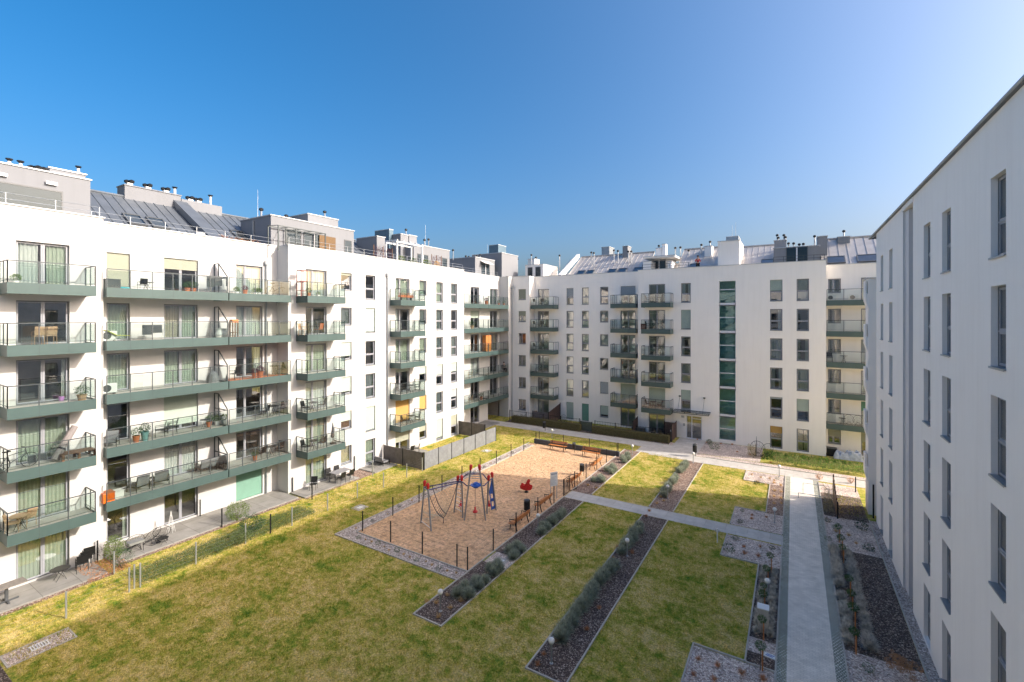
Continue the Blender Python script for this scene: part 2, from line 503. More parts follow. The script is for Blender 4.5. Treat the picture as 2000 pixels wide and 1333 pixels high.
# recess with the long balconies
Y2 = 20.6
block(LB, LR, Y1, Y2, [
    dict(u=H(LR, 208, 254), h=2.19, k='S', d=['q0_.25', '', '', 'c0', 'c0', 'b1_.97']),
    dict(u=H(LR, 320, 387), h=2.19, k='D', d=['', 'c1', 'b0_.85', 'p0_.46+q0_.46', 'p2_.5+q0_.46', 'b1_.30']),
    dict(u=H(LR, 461, 513), h=2.19, k='E', d=['b2_1', 'b0_.12', 'b0_.05', 'q1_.25', 'c1', 'c1'])])
YD = onX(447, 600, -31.6)[1]
for k in range(1, 6):
    balcony(LB, LR, Y1 + .02, YD - .03, k, 1.8, 6, (0, 0))
    balcony(LB, LR, YD + .03, Y2 - .02, k, 1.8, 5, (0, 0), tile=TERRA if k == 3 else None)
    # raked privacy screen across the balcony
    mb = MB(); z = SLAB(k) + .5; ys = YD - .02
    A = (-33.37, ys, z); B = (-33.37, ys, z + 2.0); C = (-32.85, ys, z + 2.0); D = (-31.72, ys, z + 1.05); E = (-31.72, ys, z)
    for p, q in ((A, B), (B, C), (C, D), (D, E), ((-32.85, ys, z), C), (( -33.37, ys, z + 1.0), (-31.72, ys, z + 1.0))): mb.bar(p, q, .05)
    sc = child(LB, mb, 'privacy_screen', RAIL)
    g = MB(); g.add([A, B, C, D, E], [(0, 1, 2, 3, 4)]); g.build('screen_glass', BGLASS, sc)
# returns of the recess
mb = MB()
mb.quad((-33.4, Y1, 0), (-32, Y1, 0), (-32, Y1, PT), (-33.4, Y1, PT))
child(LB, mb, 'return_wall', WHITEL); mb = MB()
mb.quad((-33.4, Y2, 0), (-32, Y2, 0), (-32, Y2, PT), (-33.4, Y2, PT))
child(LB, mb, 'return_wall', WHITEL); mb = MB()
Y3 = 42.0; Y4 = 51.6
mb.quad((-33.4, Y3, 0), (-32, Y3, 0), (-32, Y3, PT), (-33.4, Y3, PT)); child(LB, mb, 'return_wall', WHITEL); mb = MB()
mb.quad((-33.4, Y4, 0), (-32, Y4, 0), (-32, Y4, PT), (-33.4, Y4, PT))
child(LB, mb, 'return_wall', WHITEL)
# block 2
def two(a, b, c, d, e, f): return [a, b, c, d, e, f]
block(LB, LF, Y2, Y3, [
    dict(u=H(LF, 597, 638), h=2.19, k='E', d=['c0', 'c0', 'c1', 'p0_.4+q0_.6', '', 'c1']),
    dict(u=H(LF, 666, 687), h=1.46, k='S', d=['c2', 'b0_.55', 'b0_.85', 'b0_.8', 'c3', 'b1_.12']),
    dict(u=H(LF, 714, 733), h=2.14, k='T', d=['c0', 'b0_.97', 'c3', '', 'b0_.97', '']),
    dict(u=H(LF, 772.5, 800), h=2.19, k='E', d=['b1_.5', 'b3_.97', 'b0_.10', 'c0', 'p1_.3', 'c0']),
    dict(u=H(LF, 819, 833), h=1.46, k='S', d=['b1_.5', 'b3_.97', 'b0_.5', 'c0', 'c3', 'c0']),
    dict(u=H(LF, 852, 865), h=2.14, k='T', d=['b0_.9', 'c3', 'b0_.5', 'c3', 'c3', 'c0']),
    dict(u=H(LF, 881, 893), h=2.14, k='T', d=['b1_.5', 'b4_.4', 'b0_.45', 'c3', '', 'c3'])])
for k in range(1, 6):
    balcony(LB, LF, 21.24, 24.62, k, 1.4, 4)
    balcony(LB, LF, 30.71, 34.01, k, 1.4, 4)
# recess 2 above the passage
hol = []; wn = []
for k in range(0, 6):
    for (a, b), kind, dd in ((H(LR, 919, 936), 'D', ['', 'p1_.3', 'c1', '', 'b0_.4', '']), (H(LR, 957, 972), 'D', ['', '', '', 'c2', '', 'c3']), (H(LR, 985, 992), 'S', ['', '', '', '', '', ''])):
        if k == 0 and a > 47: continue
        hol.append((a, b, HEAD(k) - 2.19, HEAD(k))); wn.append((a, b, k, 2.19, kind, dd[k]))
YP = onX(953, 600, -33.4)[1]
hol.append((YP, Y4 - .02, 0.0, 2.55))
wall(LB, LR, Y3, Y4, 0, PT, hol)
for a in wn: window(LB, LR, *a, sill=False)
for k in range(1, 6):
    ym = 46.9
    balcony(LB, LR, Y3 + .02, ym, k, 1.45, 5, (0, 0)); balcony(LB, LR, ym + .04, Y4 - .02, k, 1.45, 4, (0, 0))
# passage through the wing
mb = MB()
mb.quad((-33.4, YP, 0), (-46, YP, 0), (-46, YP, 2.55), (-33.4, YP, 2.55)); mb.quad((-33.4, Y4 - .02, 0), (-33.4, Y4 - .02, 2.55), (-46, Y4 - .02, 2.55), (-46, Y4 - .02, 0))
mb.quad((-33.4, YP, 2.55), (-46, YP, 2.55), (-46, Y4, 2.55), (-33.4, Y4, 2.55)); mb.quad((-46, YP, 0), (-46, Y4, 0), (-46, Y4, 2.55), (-46, YP, 2.55))
child(LB, mb, 'passage_lining', pm('passage_render', (.42, .38, .37), .9))
wall(LB, LF, Y4, 52.6, 0, PT, [])
# flat roof behind the parapets, back wall, parapet caps
mb = MB()
mb.box(-47, -33.7, -6, 54, 18.0, 18.05); mb.box(-33.7, -32.3, -6, Y1 - .3, 18.0, 18.05); mb.box(-33.7, -32.3, Y2 + .3, Y3 - .3, 18.0, 18.05)
child(LB, mb, 'flat_roof', pm('roof_gravel', (.33, .32, .30), .95, 0, .25, 12, .3, 40))
mb = MB()
mb.box(-47.2, -47, -6, 58, 0, 18.5); mb.box(-47, -32.0, -6.2, -6, 0, 18.5)
for (x, ya, yb) in ((-32.0, -6, Y1), (-33.4, Y1, Y2), (-32.0, Y2, Y3), (-33.4, Y3, Y4), (-32.0, Y4, 52.5)): mb.box(x - .32, x - .012, ya + .004, yb - .004, 17.9, PT - .012)
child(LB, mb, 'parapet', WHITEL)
mb = MB()
for (x, ya, yb) in ((-32.0, -6, Y1 + .06), (-33.4, Y1 + .06, Y2 - .06), (-32.0, Y2 - .06, Y3 + .06), (-33.4, Y3 + .06, Y4 - .06), (-32.0, Y4 - .06, 52.5)):
    mb.box(x - .36, x + .06, ya, yb, PT - .008, PT + .05)
child(LB, mb, 'parapet_cap', CAP)
mb = MB()
for (x, ya, yb) in ((-32.0, -6, Y1 - .1), (-33.5, Y1, Y2), (-32.0, Y2 + .2, 42), (-33.4, 42.2, 51.5)):
    n = max(1, int((yb - ya) / 1.7)); xx = x - .22
    for z in (.30, .58): mb.tube((xx, ya, PT + z), (xx, yb, PT + z), .014, None, 6)
    for i in range(n + 1):
        y = ya + (yb - ya) * i / n; mb.bar((xx, y, PT), (xx, y, PT + .58), .03)
child(LB, mb, 'roof_railing', ZINC)
# downpipes with hoppers
def downpipe(bld, x, y, z0, z1, rot=0):
    mb = MB(); mb.tube((x, y, z0), (x, y, z1), .055, None, 8)
    mb.box(x - .13, x + .13, y - .13, y + .13, z1, z1 + .26)
    for z in np.arange(z0 + 1.2, z1, 2.9): mb.tube((x, y, z), (x, y, z + .05), .075, None, 8)
    return child(bld, mb, 'downpipe', ZINC)
downpipe(LB, -31.9, onX(757, 600, -31.9)[1], .1, 16.9)
downpipe(LB, -33.28, Y2 - .9, .1, 17.0)
downpipe(LB, -31.86, 52.3, .1, 17.0)
# pitched zinc roofs with standing seams
def pitched(bld, P00, P10, P01, P11, step=.62, seam=.045, name='roof', m=None):
    """P00-P10 foot line, P01-P11 ridge line"""
    A, B, C, D = (Vector(p) for p in (P00, P10, P01, P11))
    nrm = (B - A).cross(C - A).normalized()
    if nrm.z < 0: nrm = -nrm
    mb = MB()
    mb.quad(tuple(A), tuple(B), tuple(D), tuple(C)); 
    mb.quad(tuple(A - nrm * .15), tuple(B - nrm * .15), tuple(D - nrm * .15), tuple(C - nrm * .15))
    mb.quad(tuple(A), tuple(C), tuple(C - nrm * .15), tuple(A - nrm * .15)); mb.quad(tuple(B), tuple(D), tuple(D - nrm * .15), tuple(B - nrm * .15))
    n = max(2, round((B - A).length / step))
    for i in range(n + 1):
        p = A.lerp(B, i / n); q = C.lerp(D, i / n)
        mb.tube(p + nrm * .02, q + nrm * .02, seam * .62, None, 4, 0, math.pi / 4)
    mb.tube(C + nrm * .04, D + nrm * .04, .11, None, 6)
    return child(bld, mb, name, m or ROOF)
def skylight(roofpart, foot, up, along, w_, h_, nrm):
    """roof window lying on the slope: foot = lower corner (Vector)"""
    mb = MB()
    f = foot + nrm * .03
    for a, b, c, d, t in ((0, w_, 0, .09, .12), (0, w_, h_ - .09, h_, .12), (0, .08, .09, h_ - .09, .12), (w_ - .08, w_, .09, h_ - .09, .12)):
        pts = [f + along * a + up * c, f + along * b + up * c, f + along * b + up * d, f + along * a + up * d]
        mb.extr([tuple(p) for p in pts], nrm * t)
    s_ = mb.build('skylight', FRAME, roofpart)
    g = MB(); g.quad(*[tuple(f + nrm * .09 + along * a + up * c) for a, c in ((.06, .06), (w_ - .06, .06), (w_ - .06, h_ - .06), (.06, h_ - .06))])
    g.quad(*[tuple(f + nrm * .01 + along * a + up * c) for a, c in ((.06, .06), (w_ - .06, .06), (w_ - .06, h_ - .06), (.06, h_ - .06))], 1)
    g.build('skylight_glass', [GLASS, ROOM], roofpart)
RX0, RZ0, RX1, RZ1 = -35.0, 18.15, -40.5, 21.62
ra = pitched(LB, (RX0, 9.95, RZ0), (RX0, 22.5, RZ0), (RX1, 9.95, RZ1), (RX1, 22.5, RZ1), .60)
up = Vector((RX1 - RX0, 0, RZ1 - RZ0)).normalized(); nr = Vector((-up.z, 0, up.x)); nr = nr if nr.z > 0 else -nr
for y in (12.55, 13.85, 19.35, 20.6): skylight(ra, Vector((RX0, y, RZ0)) + up * 1.75, up, Vector((0, 1, 0)), 1.0, 1.5, nr)
# firewall upstand crossing the roof
mb = MB()
mb.extr([(RX0 + .2, 16.6, RZ0 + .1), (RX1 - .3, 16.6, RZ1 + .1), (RX1 - .3, 16.6, RZ1 + .75), (RX0 + .2, 16.6, RZ0 + .55)], (0, .9, 0)); child(LB, mb, 'roof_upstand', ROOF)
mb = MB(); mb.box(-41.6, -40.3, 13.6, 17.1, 21.2, 22.45); mb.box(-41.4, -40.3, 17.15, 20.1, 21.2, 22.25); mb.box(-41.65, -40.25, 13.55, 17.15, 22.45, 22.52); ch = child(LB, mb, 'chimney_stack', GREYR)
for fn, a in [(cowl, (-40.7, y, 22.4)) for y in (14.0, 15.1, 16.25)] + [(cowl, (-40.7, y, 22.1)) for y in (17.9, 18.5)] + [(vent, (-40.7, 16.85, 22.4, .6)), (vent, (-40.7, 19.4, 22.2, .75))]:
    mb = MB(); fn(mb, *a); mb.build('flue', [WHITEP, BLACKM], ch)
def penthouse(bld, x0, x1, y0, y1, z0, z1, cap=.06, m=None, name='penthouse'):
    mb = MB(); mb.box(x0, x1, y0, y1, z0, z1); o = child(bld, mb, name, m or GREYR)
    c = MB(); c.box(x0 - cap, x1 + cap, y0 - cap, y1 + cap, z1, z1 + .07); c.build('coping', CAP, o)
    return o
def glazing(bld, fac, u0, u1, z0, z1, n=2, mat=None):
    """flat glazed opening set in a thin proud frame (penthouses)"""
    b = bld.location; w_ = abs(u1 - u0); h_ = z1 - z0
    mb = MB(); gm = MB()
    ring(mb, 0, w_, 0, h_, .07, -.05, .0, 0)
    for i in range(1, n): mb.box(w_ * i / n - .06, w_ * i / n + .06, -.055, -.002, .07, h_ - .07, 1)
    gm.quad((.07, -.046, .07), (w_ - .07, -.046, .07), (w_ - .07, -.046, h_ - .07), (.07, -.046, h_ - .07)); gm.quad((.07, -.012, .07), (w_ - .07, -.012, .07), (w_ - .07, -.012, h_ - .07), (.07, -.012, h_ - .07), 1)
    P = fac.P(fac.start(u0, u1), 0, z0)
    o = mb.build('window', [FRAME, SASHW], bld, (P[0] - b.x, P[1] - b.y, P[2] - b.z), fac.rz)
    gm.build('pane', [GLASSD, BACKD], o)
    return o
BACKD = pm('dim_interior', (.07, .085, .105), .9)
L34 = Fac('L', -34.0)
p1 = penthouse(LB, -38.5, -34, -4, 9.9, 18.05, 20.85)
glazing(LB, L34, 1.0, 8.75, 18.2, 19.95, 3)
mb = MB()
for y in (6.2, 8.05): mb.box(-34, -33.85, y, y + .45, 20.2, 20.35)
child(LB, mb, 'wall_lamp', STEEL)
A_ = onX(97, 328.5, -35.2); B_ = onX(167, 328.5, -35.2); penthouse(LB, -37.5, -35.2, A_[1], B_[1], 20.9, A_[2])
for fn, a in ((vent, (-34.4, onX(18, 5, -34.4)[1], 20.9, .22, .07)), (vent, (-34.4, onX(40, 5, -34.4)[1], 20.9, .22, .07)), (vent, (-35.5, onX(153, 5, -35.5)[1], 21.3, .45, .07)), (cowl, (-34.5, onX(68, 5, -34.5)[1], 20.62)), (cowl, (-34.5, onX(79, 5, -34.5)[1], 20.6))):
    mb = MB(); fn(mb, *a); child(LB, mb, 'flue', [WHITEP, BLACKM])
penthouse(LB, -38.2, -34, 20.48, 28.25, 18.05, 20.9)
glazing(LB, L34, 21.7, 23.0, 18.3, 20.1, 1); glazing(LB, L34, 23.2, 25.2, 18.3, 20.1, 2); glazing(LB, L34, 27.2, 28.0, 18.2, 20.0, 1)
penthouse(LB, -40, -37, 25.7, 28.9, 20.9, 22.35)
for a in ((-35.5, 20.6, 20.95, 21.4), (-36, 23.0, 20.95, 21.4), (-37.5, 27.8, 22.4, 22.85)): flue(LB, *a, .07)
aerial(LB, (-36.5, 20.9, 23.3), 20.9)
mb = MB(); mb.box(-36.4, -36.2, 20.38, 20.46, 18.1, 20.7); child(LB, mb, 'downpipe', ZINC)
pitched(LB, (-34.6, 28.3, 18.15), (-34.6, 33.0, 18.15), (-39.5, 28.3, 21.2), (-39.5, 33.0, 21.2), .6)
# rooftop plant and second group of penthouses
def bX(pa, pb, yt, X, depth, z0=18.05, m=None, cap=.05):
    """box whose court-side face lies in plane X between two pixel columns, top at pixel row yt (measured at pa)"""
    A = onX(pa, yt, X); B = onX(pb, yt, X)
    return penthouse(LB, X - depth, X, A[1], B[1], z0, A[2], cap, m)
HV = pm("plant_louvre_blue", (.10, .16, .21), .5, .2, .1)
bX(736, 752, 462, -35.5, 3.0); 
bX(760, 768, 448.5, -37.0, 2.2, 20.5, HV, .02)
bX(782.5, 797.5, 457.5, -35.8, 3.2, 18.05); bX(799, 814, 459.5, -35.8, 3.0)
bX(808, 878, 477, -34.6, 3.4); glazing(LB, Fac('L', -34.6), onX(815, 500, -34.6)[1], onX(836, 500, -34.6)[1], 18.2, 20.0, 2); glazing(LB, Fac('L', -34.6), onX(863, 500, -34.6)[1], onX(873, 500, -34.6)[1], 18.2, 20.0, 1)
pitched(LB, (-34.4, 41.0, 18.15), (-34.4, 43.6, 18.15), (-38.5, 41.0, 20.6), (-38.5, 43.6, 20.6), .6)
bX(928, 966, 502.5, -34.0, 5.0); glazing(LB, L34, onX(940, 500, -34.0)[1], onX(956, 500, -34.0)[1], 18.2, 20.0, 2)
mb = MB(); ya = onX(938, 500, -34.0)[1]; yb = onX(956, 500, -34.0)[1]; mb.add([(-34, ya, 20.35), (-34, yb, 20.35), (-33.2, yb, 19.95), (-33.2, ya, 19.95)], [(0, 1, 2, 3)]); child(LB, mb, 'awning', pm('awning_cloth', (.72, .70, .66), .8))
tb = penthouse(LB, -38.2, -33.3, 52.0, 56.2, 18.05, 21.75)
penthouse(LB, -35.5, -34.0, 52.2, 54.2, 21.8, 22.9, .02, HV)
for px, py in ((885, 488), (910, 500), (916, 501), (932, 499), (938, 497), (944, 497), (962, 501), (829, 468), (837, 467), (793, 448)):
    a = onX(px, py, -36.5); flue(LB, a[0], a[1], 20.3, a[2] - .2)
for px, py in ((952, 478), (831, 440)): aerial(LB, onX(px, py, -37), 20.0)
mb = MB()
a = onX(768, 480, -33.4)[1]; b_ = onX(817, 486, -33.4)[1]
for x in (-32.9, -34.4):
    for y in (a, b_): mb.box(x - .07, x + .07, y - .07, y + .07, 18.05, 20.5)
for y in np.linspace(a, b_, 5): mb.box(-34.5, -32.8, y - .05, y + .05, 20.55, 20.68)
for x in (-32.9, -34.4): mb.box(x - .06, x + .06, a - .1, b_ + .1, 20.42, 20.55)
child(LB, mb, 'pergola', WHITEP)
mb = MB()                                              # dark steel pergola on the middle terrace
a = onX(542, 470, -32.6)[1]; b_ = onX(634, 470, -32.6)[1]
for x in (-32.5, -33.8):
    for y in (a, (a + b_) / 2 - .6, b_): mb.bar((x, y, 18.05), (x, y, 20.05 if x < -33 else 19.9), .07)
    mb.bar((x, a, 20.0 if x < -33 else 19.9), (x, b_, 20.0 if x < -33 else 19.9), .07)
for y in np.linspace(a, b_, 5): mb.bar((-32.5, y, 19.92), (-33.8, y, 20.02), .04)
child(LB, mb, 'steel_pergola', RAIL)
mb = MB(); mb.box(-33.9, -33.86, 24.6, 26.2, 18.9, 20.0); child(LB, mb, 'reed_screen', pm('reed', (.16, .10, .05), .9, 0, .4, 20))
mb = MB(); mb.box(-34.3, -33.85, 15.3, 15.8, 18.05, 18.78); child(LB, mb, 'roof_hatch', WHITEP)

# ---------------- back building
BB = thing('apartment_building', 'shaded white apartment wing across the court with a glazed stair strip and entrance canopy', 'building', (-12, 56, 0))
BC = Fac('B', 52.6); BL = Fac('B', 54.0); BR = Fac('B', 52.6)
XS = -15.2
block(BB, BC, -32.0, -29.4, [dict(u=H(BC, 1012.5, 1027), h=1.40, k='V', d=['', '', 'c3', '', 'b1_.4', 'b1_.9'])])
S_ = {'*': 1.40, 5: 2.10}
block(BB, BL, -29.4, XS, [
    dict(u=H(BL, 1050, 1072), h=2.19, k='V', d=['c0', '', 'c3', '', 'p3_.4', 'c3']),
    dict(u=H(BL, 1106, 1120), h=2.10, k='T', d=['b0_.97', 'c1', 'c1', 'c0', 'c1', 'b4_.5'], door0=1),
    dict(u=H(BL, 1136, 1150), h=2.10, k='T', d=['b2_.97', 'c1', 'p1_.5', 'c0', 'c0', 'c0'], door0=1),
    dict(u=H(BL, 1172, 1188), h={'*': 1.40, 5: 2.10}, k={'*': 'S', 5: 'T'}, d=['b0_.8', 'b4_.97', '', 'c1', 'c1', '']),
    dict(u=H(BL, 1212, 1241), h=2.19, k='D', d=['c0', 'b0_.97', 'p3_.3', 'q1_.4', 'c2', 'b4_.5'])])
for k in range(1, 6):
    balcony(BB, BL, -29.26, -25.9, k, 1.4, 4, (0, 1)); balcony(BB, BL, -18.48, -15.45, k, 1.4, 4, (1, 1))
def ent(): return None
hs = []; ws = []
for (a, b), hh, kind, dd in ((H(BR, 1267, 1299), 2.19, 'D', ['c0', 'b0_.9', 'c3', 'p3_.3+q2_.3', 'p0_.4+q3_.4', 'c3']),
                             (H(BR, 1330, 1349), 2.10, 'T', [None, 'b0_.5', 'c1', 'p1_.3', 'b0_.97', 'p1_.4+q1_.3']),
                             (H(BR, 1504, 1528), 2.10, 'T', ['b3_.3', 'b4_.08', 'p1_.4+q1_.3', 'c1', 'q1_.35', 'b0_.5']),
                             (H(BR, 1556, 1580), 2.10, 'T', ['p2_.5+q2_.4', 'b0_.55', 'c1', 'p0_.3+q0_.3', '', 'c1'])):
    for k in range(6):
        if dd[k] is None: continue
        h2 = 2.19 if k == 0 and kind != 'S' else hh
        hs.append((a, b, HEAD(k) - h2, HEAD(k))); ws.append((a, b, k, h2, kind, dd[k]))
SU = H(BR, 1404, 1437); EU = (-9.95, -8.35)
hs.append((SU[0], SU[1], .35, 16.9)); hs.append((EU[0], EU[1], .02, 2.5))
wall(BB, BR, XS, 2.62, 0, PT, hs)
for a in ws: window(BB, BR, *a, sill=a[3] < 2.15)
for k in range(1, 6): balcony(BB, BR, -14.45, -11.3, k, 1.4, 4)
# glazed stair strip: mullions, floor bands and a stair seen through the glass
mb = MB(); g = MB(); st = MB()
x0, x1 = SU; zs = [.35]
for k in range(6): zs += [2.9 * k + 1.5, 2.9 * k + 2.75]
zs = [z for z in zs if z < 16.6] + [16.9]
for z in zs: mb.box(x0, x1, 52.66, 52.78, z - .04, z + .04)
for k in range(1, 6): mb.box(x0, x1, 52.66, 52.78, 2.9 * k - .2, 2.9 * k + .12)
mb.box(x0, x0 + .05, 52.66, 52.78, .35, 16.9); mb.box(x1 - .05, x1, 52.66, 52.78, .35, 16.9)
sg = child(BB, mb, 'stair_window', SASHW)
g.quad((x0, 52.72, .35), (x1, 52.72, .35), (x1, 52.72, 16.9), (x0, 52.72, 16.9)); g.build('stair_glass', STAIRG, sg)
for k in range(6):
    st.box(x0 - .6, x1 + .6, 53.0, 54.3, 2.9 * k - .12, 2.9 * k + .02)
    st.extr([(x0 - .4, 53.9, 2.9 * k), (x1 + .4, 53.9, 2.9 * k + 1.4), (x1 + .4, 53.9, 2.9 * k + 1.55), (x0 - .4, 53.9, 2.9 * k + .15)], (0, .4, 0))
    st.tube((x0 - .5, 53.1, 2.9 * k + .9), (x1 + .5, 53.1, 2.9 * k + .9), .03, None, 5)
    st.tube((x0 - .5, 54.2, 2.9 * k + .9), (x1 + .4, 54.2, 2.9 * k + 2.3), .03, None, 5)
st.box(x0 - .62, x0 - .6, 52.9, 54.4, 0, 17); st.box(x1 + .6, x1 + .62, 52.9, 54.4, 0, 17); st.box(x0 - .6, x1 + .6, 54.4, 54.5, 0, 17)
st.build('stairwell', pm('stairwell_paint', (.62, .72, .68), .8), sg)
# entrance door, canopy, lamps
mb = MB(); ring(mb, EU[0], EU[1], .02, 2.5, .08, 52.66, 52.76, 0); mb.box(EU[0] + .52, EU[0] + .62, 52.65, 52.77, .1, 2.42); mb.box(EU[0] + .62, EU[1] - .08, 52.655, 52.75, 2.15, 2.22)
dr = child(BB, mb, 'door', SASHW)
g = MB(); g.quad((EU[0] + .08, 52.71, .1), (EU[1] - .08, 52.71, .1), (EU[1] - .08, 52.71, 2.42), (EU[0] + .08, 52.71, 2.42)); g.build('door_glass', GLASS, dr)
rm = MB(); rm.box(EU[0] - .3, EU[1] + .3, 56, 56.1, 0, 2.6); rm.box(EU[0] - .32, EU[0] - .3, 52.8, 56, 0, 2.6); rm.box(EU[1] + .3, EU[1] + .32, 52.8, 56, 0, 2.6); rm.box(EU[0] - .3, EU[1] + .3, 52.8, 56, 2.55, 2.6); rm.box(EU[0] - .3, EU[1] + .3, 52.8, 56, -.02, .01); rm.build('hallway', ROOM, dr)
hd = MB(); hd.tube((EU[0] + .72, 52.62, .9), (EU[0] + .72, 52.62, 1.5), .02, None, 6); hd.build('handle', STEEL, dr)
cz = 3.05
mb = MB(); mb.bar((-11.1, 52.58, cz), (-7.5, 52.58, cz), .06); mb.bar((-11.1, 51.3, cz - .12), (-7.5, 51.3, cz - .12), .06)
for x in (-11.1, -9.9, -8.7, -7.5): mb.bar((x, 52.58, cz), (x, 51.3, cz - .12), .06)
for x in (-10.6, -8.1): mb.tube((x, 51.4, cz), (x, 52.6, cz + 1.45), .015, None, 5); mb.box(x - .1, x + .1, 52.5, 52.598, cz + 1.4, cz + 1.55)
cn = child(BB, mb, 'entrance_canopy', RAIL)
g = MB(); g.box(-11.15, -7.45, 51.25, 52.59, cz - .02, cz); g.build('canopy_glass', BGLASS, cn)
mb = MB(); mb.box(EU[0] - .32, EU[0] - .1, 52.57, 52.598, 1.3, 1.6); mb.box(-10.45, -10.15, 52.57, 52.598, 2.2, 2.42); child(BB, mb, 'intercom', STEEL)
# recess at the far end with long balconies
hs = []; ws = []
for k in range(6):
    a, b = H(BL, 1617.5, 1642.5); hs.append((a, b, HEAD(k) - 1.35, HEAD(k))); ws.append((a, b, k, 1.35, 'V', ['b1_.5', 'p3_.5', 'c3', 'c3', '', 'c3'][k]))
    a, b = 5.4, 7.2; hs.append((a, b, HEAD(k) - 2.19, HEAD(k))); ws.append((a, b, k, 2.19, 'D', ['b1_.4', 'b2_.4', 'c3', 'b4_.97', 'c2', 'c2'][k]))
wall(BB, BL, 2.62, 16, 0, 18.15, hs)
for a in ws: window(BB, BL, *a, sill=a[3] < 2.15)
for k in range(1, 6): balcony(BB, BL, 2.66, 10.5, k, 1.38, 6, (0, 1))
mb = MB()
for x_ in (-29.4, 2.62, XS):
    mb = MB(); mb.quad((x_, 52.6, 0), (x_, 54, 0), (x_, 54, PT), (x_, 52.6, PT)); child(BB, mb, 'return_wall', WHITE)
mb = MB(); mb.box(-47, 16, 66, 66.2, 0, 20); child(BB, mb, 'rear_wall', WHITE)
mb = MB(); mb.box(15.9, 16, 54.1, 66, 0, 18.1); child(BB, mb, 'end_wall', WHITE)
mb = MB(); mb.box(-31.9, 16, 54.35, 66, 18.0, 18.05); mb.box(-31.9, -29.5, 52.95, 54.35, 18.0, 18.05); mb.box(-15.1, 2.5, 52.95, 54.35, 18.0, 18.05); child(BB, mb, 'flat_roof', bpy.data.materials['roof_gravel'])
mb = MB(); 
for y, xa, xb, t in ((52.6, -31.9, -29.4, PT), (54.0, -29.4, XS, PT), (52.6, XS, 2.62, PT), (54.0, 2.62, 16, 18.15)): mb.box(xa + .004, xb - .004, y + .012, y + .3, 17.9, t - .012)
child(BB, mb, 'parapet', WHITE)
mb = MB()
for y, xa, xb, t in ((52.6, -31.9, -29.34, PT), (54.0, -29.34, XS - .06, PT), (52.6, XS - .06, 2.68, PT), (54.0, 2.68, 16, 18.15)): mb.box(xa, xb, y - .05, y + .34, t - .008, t + .05)
child(BB, mb, 'parapet_cap', CAP)
# roofs
def pB(pxa, pxb, zf, zr_, Y0_, dY, sk=(), step=.62):
    xa = onY(pxa, 520, Y0_)[0]; xb = onY(pxb, 520, Y0_)[0]
    r_ = pitched(BB, (xa, Y0_, zf), (xb, Y0_, zf), (xa, Y0_ + dY, zr_), (xb, Y0_ + dY, zr_), step, m=ROOFB)
    u_ = Vector((0, dY, zr_ - zf)).normalized(); n_ = Vector((0, -u_.z, u_.y))
    for s_ in sk:
        x = onY(s_[0], 520, Y0_)[0]; skylight(r_, Vector((x, Y0_, zf)) + u_ * .5, u_, Vector((1, 0, 0)), s_[1] if len(s_) > 1 else 1.1, 1.4, n_)
    return xa, xb
pB(1104, 1256, 18.2, 21.6, 55.4, 5.5, ((1120,), (1138,), (1181,), (1201,), (1232,), (1247,)))
pB(1084, 1096, 18.2, 21.2, 55.4, 5.0)
pB(1318, 1404, 18.2, 21.5, 54.6, 5.5, ((1343, .9),))
pB(1440, 1516, 18.3, 21.3, 54.6, 5.5, ((1485, 1.2),))
pB(1606, 1740, 18.05, 21.4, 54.5, 5.0, ((1616, 1.5), (1676, 1.6)), .8)
mb = MB()
xa = onY(1100, 520, 55.4)[0]
mb.extr([(xa - .5, 54.9, 18.1), (xa - .5, 61, 21.6), (xa - .5, 61, 22.1), (xa - .5, 54.9, 18.7)], (.45, 0, 0)); child(BB, mb, 'roof_upstand', WHITE)
def bY(pa, pb, yt, Y, depth, z0=18.05, m=None, cap=.05):
    A = onY(pa, yt, Y); B = onY(pb, yt, Y)
    return penthouse(BB, A[0], B[0], Y, Y + depth, z0, A[2], cap, m)
bY(1026, 1061, 519, 55.6, 4.5, m=WHITE)
for a, b in ((1031, 1040), (1046, 1056)): glazing(BB, Fac('B', 55.6), onY(a, 5, 55.6)[0], onY(b, 5, 55.6)[0], 18.2, 20.0, 1)
bY(1256, 1318, 503, 55.0, 5.0, 20.1, WHITE); bY(1256, 1272, 512, 55.3, 4, m=WHITE); bY(1304, 1312, 512, 55.3, 4, m=WHITE); bY(1256, 1312, 512, 57.2, 2.0, m=WHITE)
glazing(BB, Fac('B', 57.2), onY(1275, 5, 57.2)[0], onY(1300, 5, 57.2)[0], 18.2, 20.2, 2)
bY(1402, 1444, 473, 53.6, 4.5, m=WHITE); bY(1418, 1442, 464, 54.6, 2.4, 20.9, ZINC, .02)
bY(1511, 1601, 486, 54.6, 5.0, m=GREYR); glazing(BB, Fac('B', 54.6), onY(1535, 5, 54.6)[0], onY(1578, 5, 54.6)[0], 18.3, 20.2, 2)
bY(1512, 1536, 471, 56.5, 1.2, 20.0); bY(1597, 1616, 463, 56.5, 2.0, 18.5, GREYR); bY(1636, 1660, 464, 58.5, 1.2, 20.0)
bY(1216, 1226, 482, 60, 1.5, 20.0); bY(1175, 1190, 484, 63, 2.0, 19.0, ZINC); bY(1281, 1292, 486, 58, 1.2, 20.0, WHITE); bY(1293, 1300, 478, 58, .9, 20.0, WHITE); bY(1376, 1390, 482, 58, 1.5, 20.0, WHITE); bY(1031, 1044, 507, 60, 1.5, 20.0, WHITE)
